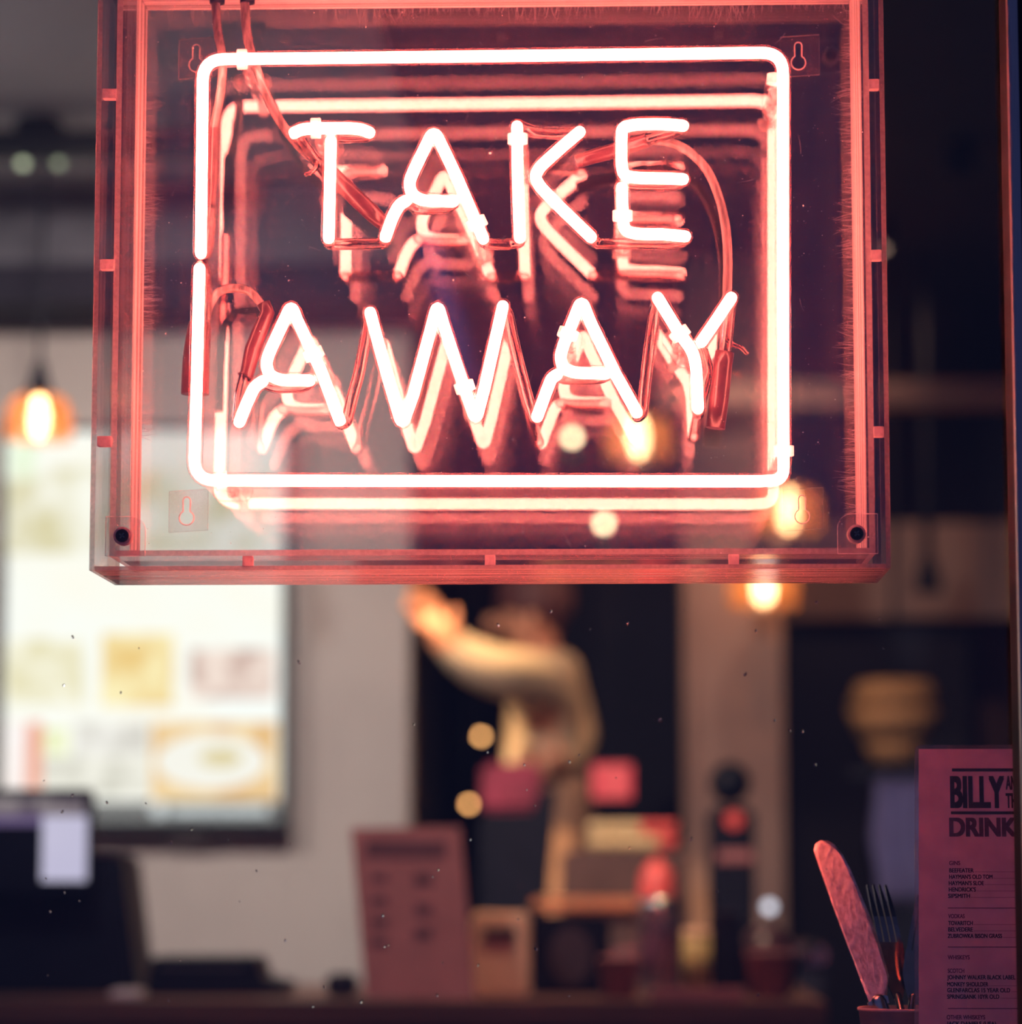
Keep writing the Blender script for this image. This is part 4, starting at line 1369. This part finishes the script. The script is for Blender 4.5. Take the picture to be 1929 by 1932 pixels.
o = thing('hanging_cloth', 'lilac cloth hanging behind the cutlery and menu card', 'cloth', Vector(((a.x + b.x) / 2, ap_y, a.z)))
bm = bmesh.new()
nx, nz = 16, 10
gv = [[bm.verts.new((a.x + (b.x - a.x) * i / nx + 0.006 * math.sin(j * 0.9), ap_y + 0.012 * math.sin(i * 1.3 + j * 0.15), a.z + (b.z - a.z) * j / nz)) for i in range(nx + 1)] for j in range(nz + 1)]
for j in range(nz):
    for i in range(nx):
        bm.faces.new((gv[j][i], gv[j][i + 1], gv[j + 1][i + 1], gv[j + 1][i])).smooth = True
r_ = bmesh.ops.solidify(bm, geom=bm.faces[:], thickness=0.003)
put('cloth_panel', mesh_from('cloth_panel', bm, 'lilac'), o)
tube('hanging_rail', [Vector((a.x - 0.05, ap_y, b.z)), Vector((3.201, ap_y, b.z))], 0.008, 'black', o, 8)
# dark tall cupboard at the right behind the menu
a, b = P(1486, 1800, 5.62), P(1832, 1172, 5.62)
cb = thing('tall_cupboard', 'tall dark cupboard standing behind the knife and fork', 'cupboard', ((a.x + b.x) / 2, 5.8, 0))
box('carcass', a.x, b.x, 5.69, 5.98, 0, b.z, 'navy', cb)
for i in range(2):
    w2 = (b.x - a.x) / 2
    d_ = box('door', a.x + w2 * i + 0.004, a.x + w2 * (i + 1) - 0.004, 5.668, 5.69, 0.06, b.z - 0.02, 'navy', cb, 0.003)
    xx = a.x + w2 + (0.03 if i else -0.03)
    box('handle', xx - 0.005, xx + 0.005, 5.645, 5.668, 1.0, 1.2, 'black', d_)

# ------------------------------------------------------------------ the person reaching up to the left
def person():
    Y = 4.62
    J = {}
    V, E, Rd = [], [], []

    def v(key, px, py, dy, r, link=None, r2=None):
        J[key] = len(V)
        V.append(P(px, py, Y + dy))
        Rd.append((r, r2 or r))
        if link is not None:
            E.append((J[link], J[key]))
    v('hip', 1022, 1560, 0, 0.105)
    v('waist', 1018, 1475, 0, 0.095, 'hip')
    v('chest', 1024, 1370, 0, 0.105, 'waist')
    v('upper', 1030, 1290, 0, 0.095, 'chest')
    v('neck', 1016, 1238, 0, 0.050, 'upper')
    v('skull0', 1006, 1205, 0, 0.062, 'neck')
    v('skull1', 1000, 1168, 0, 0.082, 'skull0')
    v('skull2', 1003, 1138, 0, 0.072, 'skull1')
    # near arm stretched out to the left
    v('shl', 1035, 1285, -0.15, 0.070, 'upper')
    v('eln', 935, 1266, -0.36, 0.060, 'shl')
    v('fore', 880, 1242, -0.42, 0.052, 'eln')
    v('wrl', 842, 1208, -0.46, 0.036, 'fore')
    v('palml', 826, 1188, -0.48, 0.034, 'wrl', 0.020)
    # far arm, bent at the side
    v('shr', 1048, 1285, 0.15, 0.070, 'upper')
    v('elr', 1092, 1390, 0.16, 0.050, 'shr')
    v('frr', 1072, 1432, 0.02, 0.041, 'elr')
    v('wrr', 1058, 1440, -0.12, 0.030, 'frr')
    v('palmr', 1046, 1440, -0.17, 0.032, 'wrr', 0.020)
    k = (Y + 2.6) / F

    def w(key, vec, r, link, r2=None):
        J[key] = len(V)
        V.append(vec)
        Rd.append((r, r2 or r))
        E.append((J[link], J[key]))
    for s, sx in (('l', -1), ('r', 1)):
        h = V[J['hip']]
        w('th' + s, Vector((h.x, h.y + sx * 0.085, h.z - 0.10)), 0.085, 'hip')
        w('kn' + s, Vector((h.x - 0.02, h.y + sx * 0.095, 0.50)), 0.062, 'th' + s)
        w('an' + s, Vector((h.x + 0.01, h.y + sx * 0.10, 0.09)), 0.043, 'kn' + s)
        w('to' + s, Vector((h.x - 0.13, h.y + sx * 0.11, 0.036)), 0.034, 'an' + s)
    for hand, base, dirv in (('l', 'palml', Vector((-0.55, 0, 0.83))), ('r', 'palmr', Vector((-0.9, -0.3, 0.1)))):
        pb = V[J[base]]
        sd = dirv.cross(Vector((0, 1, 0))).normalized()
        for i, (off, ln) in enumerate(((-0.026, 0.062), (-0.009, 0.076), (0.009, 0.072), (0.026, 0.056))):
            q = pb + sd * off + dirv * 0.034
            w(hand + 'k%d' % i, q, 0.0095, base)
            w(hand + 'm%d' % i, q + dirv * ln * 0.5 + Vector((0, -0.012, 0)), 0.0088, hand + 'k%d' % i)
            w(hand + 't%d' % i, q + dirv * ln * 0.85 + Vector((0, -0.034, 0)), 0.0075, hand + 'm%d' % i)
        q = pb - sd * 0.036 - dirv * 0.01
        w(hand + 'th0', q, 0.011, base)
        w(hand + 'th1', q - sd * 0.022 + dirv * 0.03, 0.0095, hand + 'th0')
    me = bpy.data.meshes.new('person_body')
    me.from_pydata([tuple(x) for x in V], E, [])
    ob = bpy.data.objects.new('person_tmp', me)
    COL.objects.link(ob)
    sk = ob.modifiers.new('skin', 'SKIN')
    sk.use_smooth_shade = True
    sd_ = me.skin_vertices[0].data
    for i, (r, r2) in enumerate(Rd):
        sd_[i].radius = (r, r2)
        sd_[i].use_root = (i == 0)
    ss = ob.modifiers.new('sub', 'SUBSURF')
    ss.levels = ss.render_levels = 2
    bpy.context.view_layer.update()
    me2 = bpy.data.meshes.new_from_object(ob.evaluated_get(bpy.context.evaluated_depsgraph_get()))
    bpy.data.objects.remove(ob)
    me2.name = 'person'
    me2.materials.clear()
    for m_ in ('skin', 'shirt', 'trouser'):
        me2.materials.append(M[m_])
    zh, zn = V[J['hip']].z - 0.02, V[J['neck']].z - 0.005
    wl_, wr_ = V[J['wrl']], V[J['wrr']]
    pl_, pr_ = V[J['palml']], V[J['palmr']]
    for f in me2.polygons:
        c_ = f.center
        if c_.z > zn and c_.x > V[J['neck']].x - 0.14 and c_.y > Y - 0.12:
            mi = 0
        elif (c_ - wl_).dot((pl_ - wl_).normalized()) > -0.005 and (c_ - pl_).length < 0.16:
            mi = 0
        elif (c_ - wr_).dot((pr_ - wr_).normalized()) > -0.005 and (c_ - pr_).length < 0.13 and c_.y < Y - 0.112:
            mi = 0
        elif c_.z < zh:
            mi = 2
        else:
            mi = 1
        f.material_index = mi
        f.use_smooth = True
    body = put('person', me2)
    tag(body, 'person in a cream long-sleeved shirt reaching up to the left behind the bar', 'person')
    # hair cap, ear, nose, eye
    hc = V[J['skull2']] * 0.5 + V[J['skull1']] * 0.5
    bm = bmesh.new()
    bmesh.ops.create_uvsphere(bm, u_segments=24, v_segments=16, radius=0.098)
    for v_ in bm.verts:
        q = v_.co.copy()
        if q.x < -0.035 and q.z < 0.05:
            q *= 0.86
        if q.z < -0.03:
            q *= 0.88
        v_.co = hc + Vector((q.x + 0.004, q.y * 0.95, q.z * 1.02 + 0.016)) + Vector((0, 0, 0.006 * math.sin(9 * q.x * 10)))
    for f in bm.faces:
        f.smooth = True
    put('hair', mesh_from('hair', bm, 'hair'), body)
    fc = V[J['skull1']]
    bm = bmesh.new()
    for dx, dy, dz, sx, sy, sz in ((-0.088, 0.0, -0.01, 0.018, 0.012, 0.020), (0.005, -0.082, -0.015, 0.016, 0.010, 0.026)):
        r_ = bmesh.ops.create_uvsphere(bm, u_segments=10, v_segments=8, radius=1)
        for v_ in r_['verts']:
            v_.co = fc + Vector((dx + v_.co.x * sx, dy + v_.co.y * sy, dz + v_.co.z * sz))
    put('nose_and_ear', mesh_from('nose_and_ear', bm, 'skin'), body)
    # apron wrapped round the hips
    h = V[J['hip']]
    prof = []
    bm = bmesh.new()
    rings = []
    for z, rx_, ry_ in ((0.115, 0.112, 0.130), (0.06, 0.118, 0.135), (-0.05, 0.122, 0.17), (-0.30, 0.125, 0.185), (-0.50, 0.13, 0.19)):
        rings.append([bm.verts.new((h.x + rx_ * math.cos(2 * PI * i / 28), h.y + ry_ * math.sin(2 * PI * i / 28), h.z + z)) for i in range(28)])
    for A, B in zip(rings, rings[1:]):
        for i in range(28):
            bm.faces.new((A[i], B[i], B[(i + 1) % 28], A[(i + 1) % 28])).smooth = True
    bmesh.ops.recalc_face_normals(bm, faces=bm.faces[:])
    bmesh.ops.solidify(bm, geom=bm.faces[:], thickness=0.004)
    put('apron', mesh_from('apron', bm, 'apron'), body)
    return body


person()

# ------------------------------------------------------------------ added fill spots and an unseen fill globe
def fill_spot(x, y, z, energy, color, target, spot, label, size=0.02, drop=0.063):  # spot in a small can, added to brighten whatever it aims at
    root = thing('fill_spot', label, 'lamp', Vector((x, y, z - 0.06)), 'added fill spots')
    lathe('can', [(0.032, 0.0), (0.032, 0.06), (0.0, 0.06), (0.0, 0.05), (0.029, 0.045), (0.029, 0.0)], (x, y, z - 0.06), 'black', root)
    l = lamp('fill_spot_light', 'SPOT', (x, y, z - drop), energy, color, size, target, spot, 0.7)
    l.parent = root
    l.matrix_parent_inverse = Matrix.Translation(-root.location)
    return root


WARM = (1.0, 0.84, 0.72)
fill_spot(-0.75, 1.75, CEIL, 160, WARM, (-0.65, WB, 1.25), math.radians(70), 'added fill spot washing the right part of the grey wall', 0.04, 0.16)
fill_spot(-1.75, 1.75, CEIL, 98, WARM, (-1.6, WB, 1.25), math.radians(70), 'added fill spot washing the left part of the grey wall', 0.04, 0.16)
q = P(868, 1235, 4.15)
fill_spot(q.x - 0.45, 3.3, CEIL, 400, (1.0, 0.62, 0.30), (q.x + 0.03, 4.18, q.z - 0.01), math.radians(17), 'added fill spot above the reaching person')
q = P(1690, 1580, 4.3)
fill_spot(q.x + 0.1, 3.7, CEIL, 26, (0.85, 0.85, 1.0), (q.x + 0.03, 4.3, q.z), math.radians(30), 'added fill spot before the lilac cloth')
gl = thing('fill_globe', 'added unseen white globe giving fill light left of the window', 'lamp', (-1.75, 2.5, 2.05))  # out-of-view globe added to lighten the ceiling and grey wall
bm = bmesh.new()
bmesh.ops.create_uvsphere(bm, u_segments=20, v_segments=12, radius=0.10)
for v in bm.verts:
    v.co += Vector((-1.75, 2.5, 2.15))
put('globe', mesh_from('globe', bm, emat('globe_glow', (1.0, 0.92, 0.86), 19.0)), gl)
tube('cord', [Vector((-1.75, 2.5, 2.24)), Vector((-1.75, 2.5, CEIL + 0.001))], 0.004, 'black', gl, 8)
q = P(1385, 1500, 4.9)
fill_spot(q.x + 0.05, 4.2, CEIL, 26, (1.0, 0.60, 0.38), (q.x, 4.9, 1.2), math.radians(75), 'added fill spot before the pillar')
q = P(1680, 1370, 5.0)
fill_spot(q.x - 0.05, 4.5, CEIL, 15, (1.0, 0.60, 0.38), (q.x, 5.6, 1.75), math.radians(80), 'added fill spot before the wicker lamp')
q = P(1150, 1700, 2.8)
fill_spot(q.x, 2.4, CEIL, 105, (1.0, 0.62, 0.42), (q.x, 2.9, 0.95), math.radians(70), 'added fill spot above the counter')
fill_spot(-1.2, 1.4, CEIL, 30, (0.92, 0.92, 1.0), (-1.2, 2.0, 0.0), math.radians(130), 'added fill spot over the seating floor')
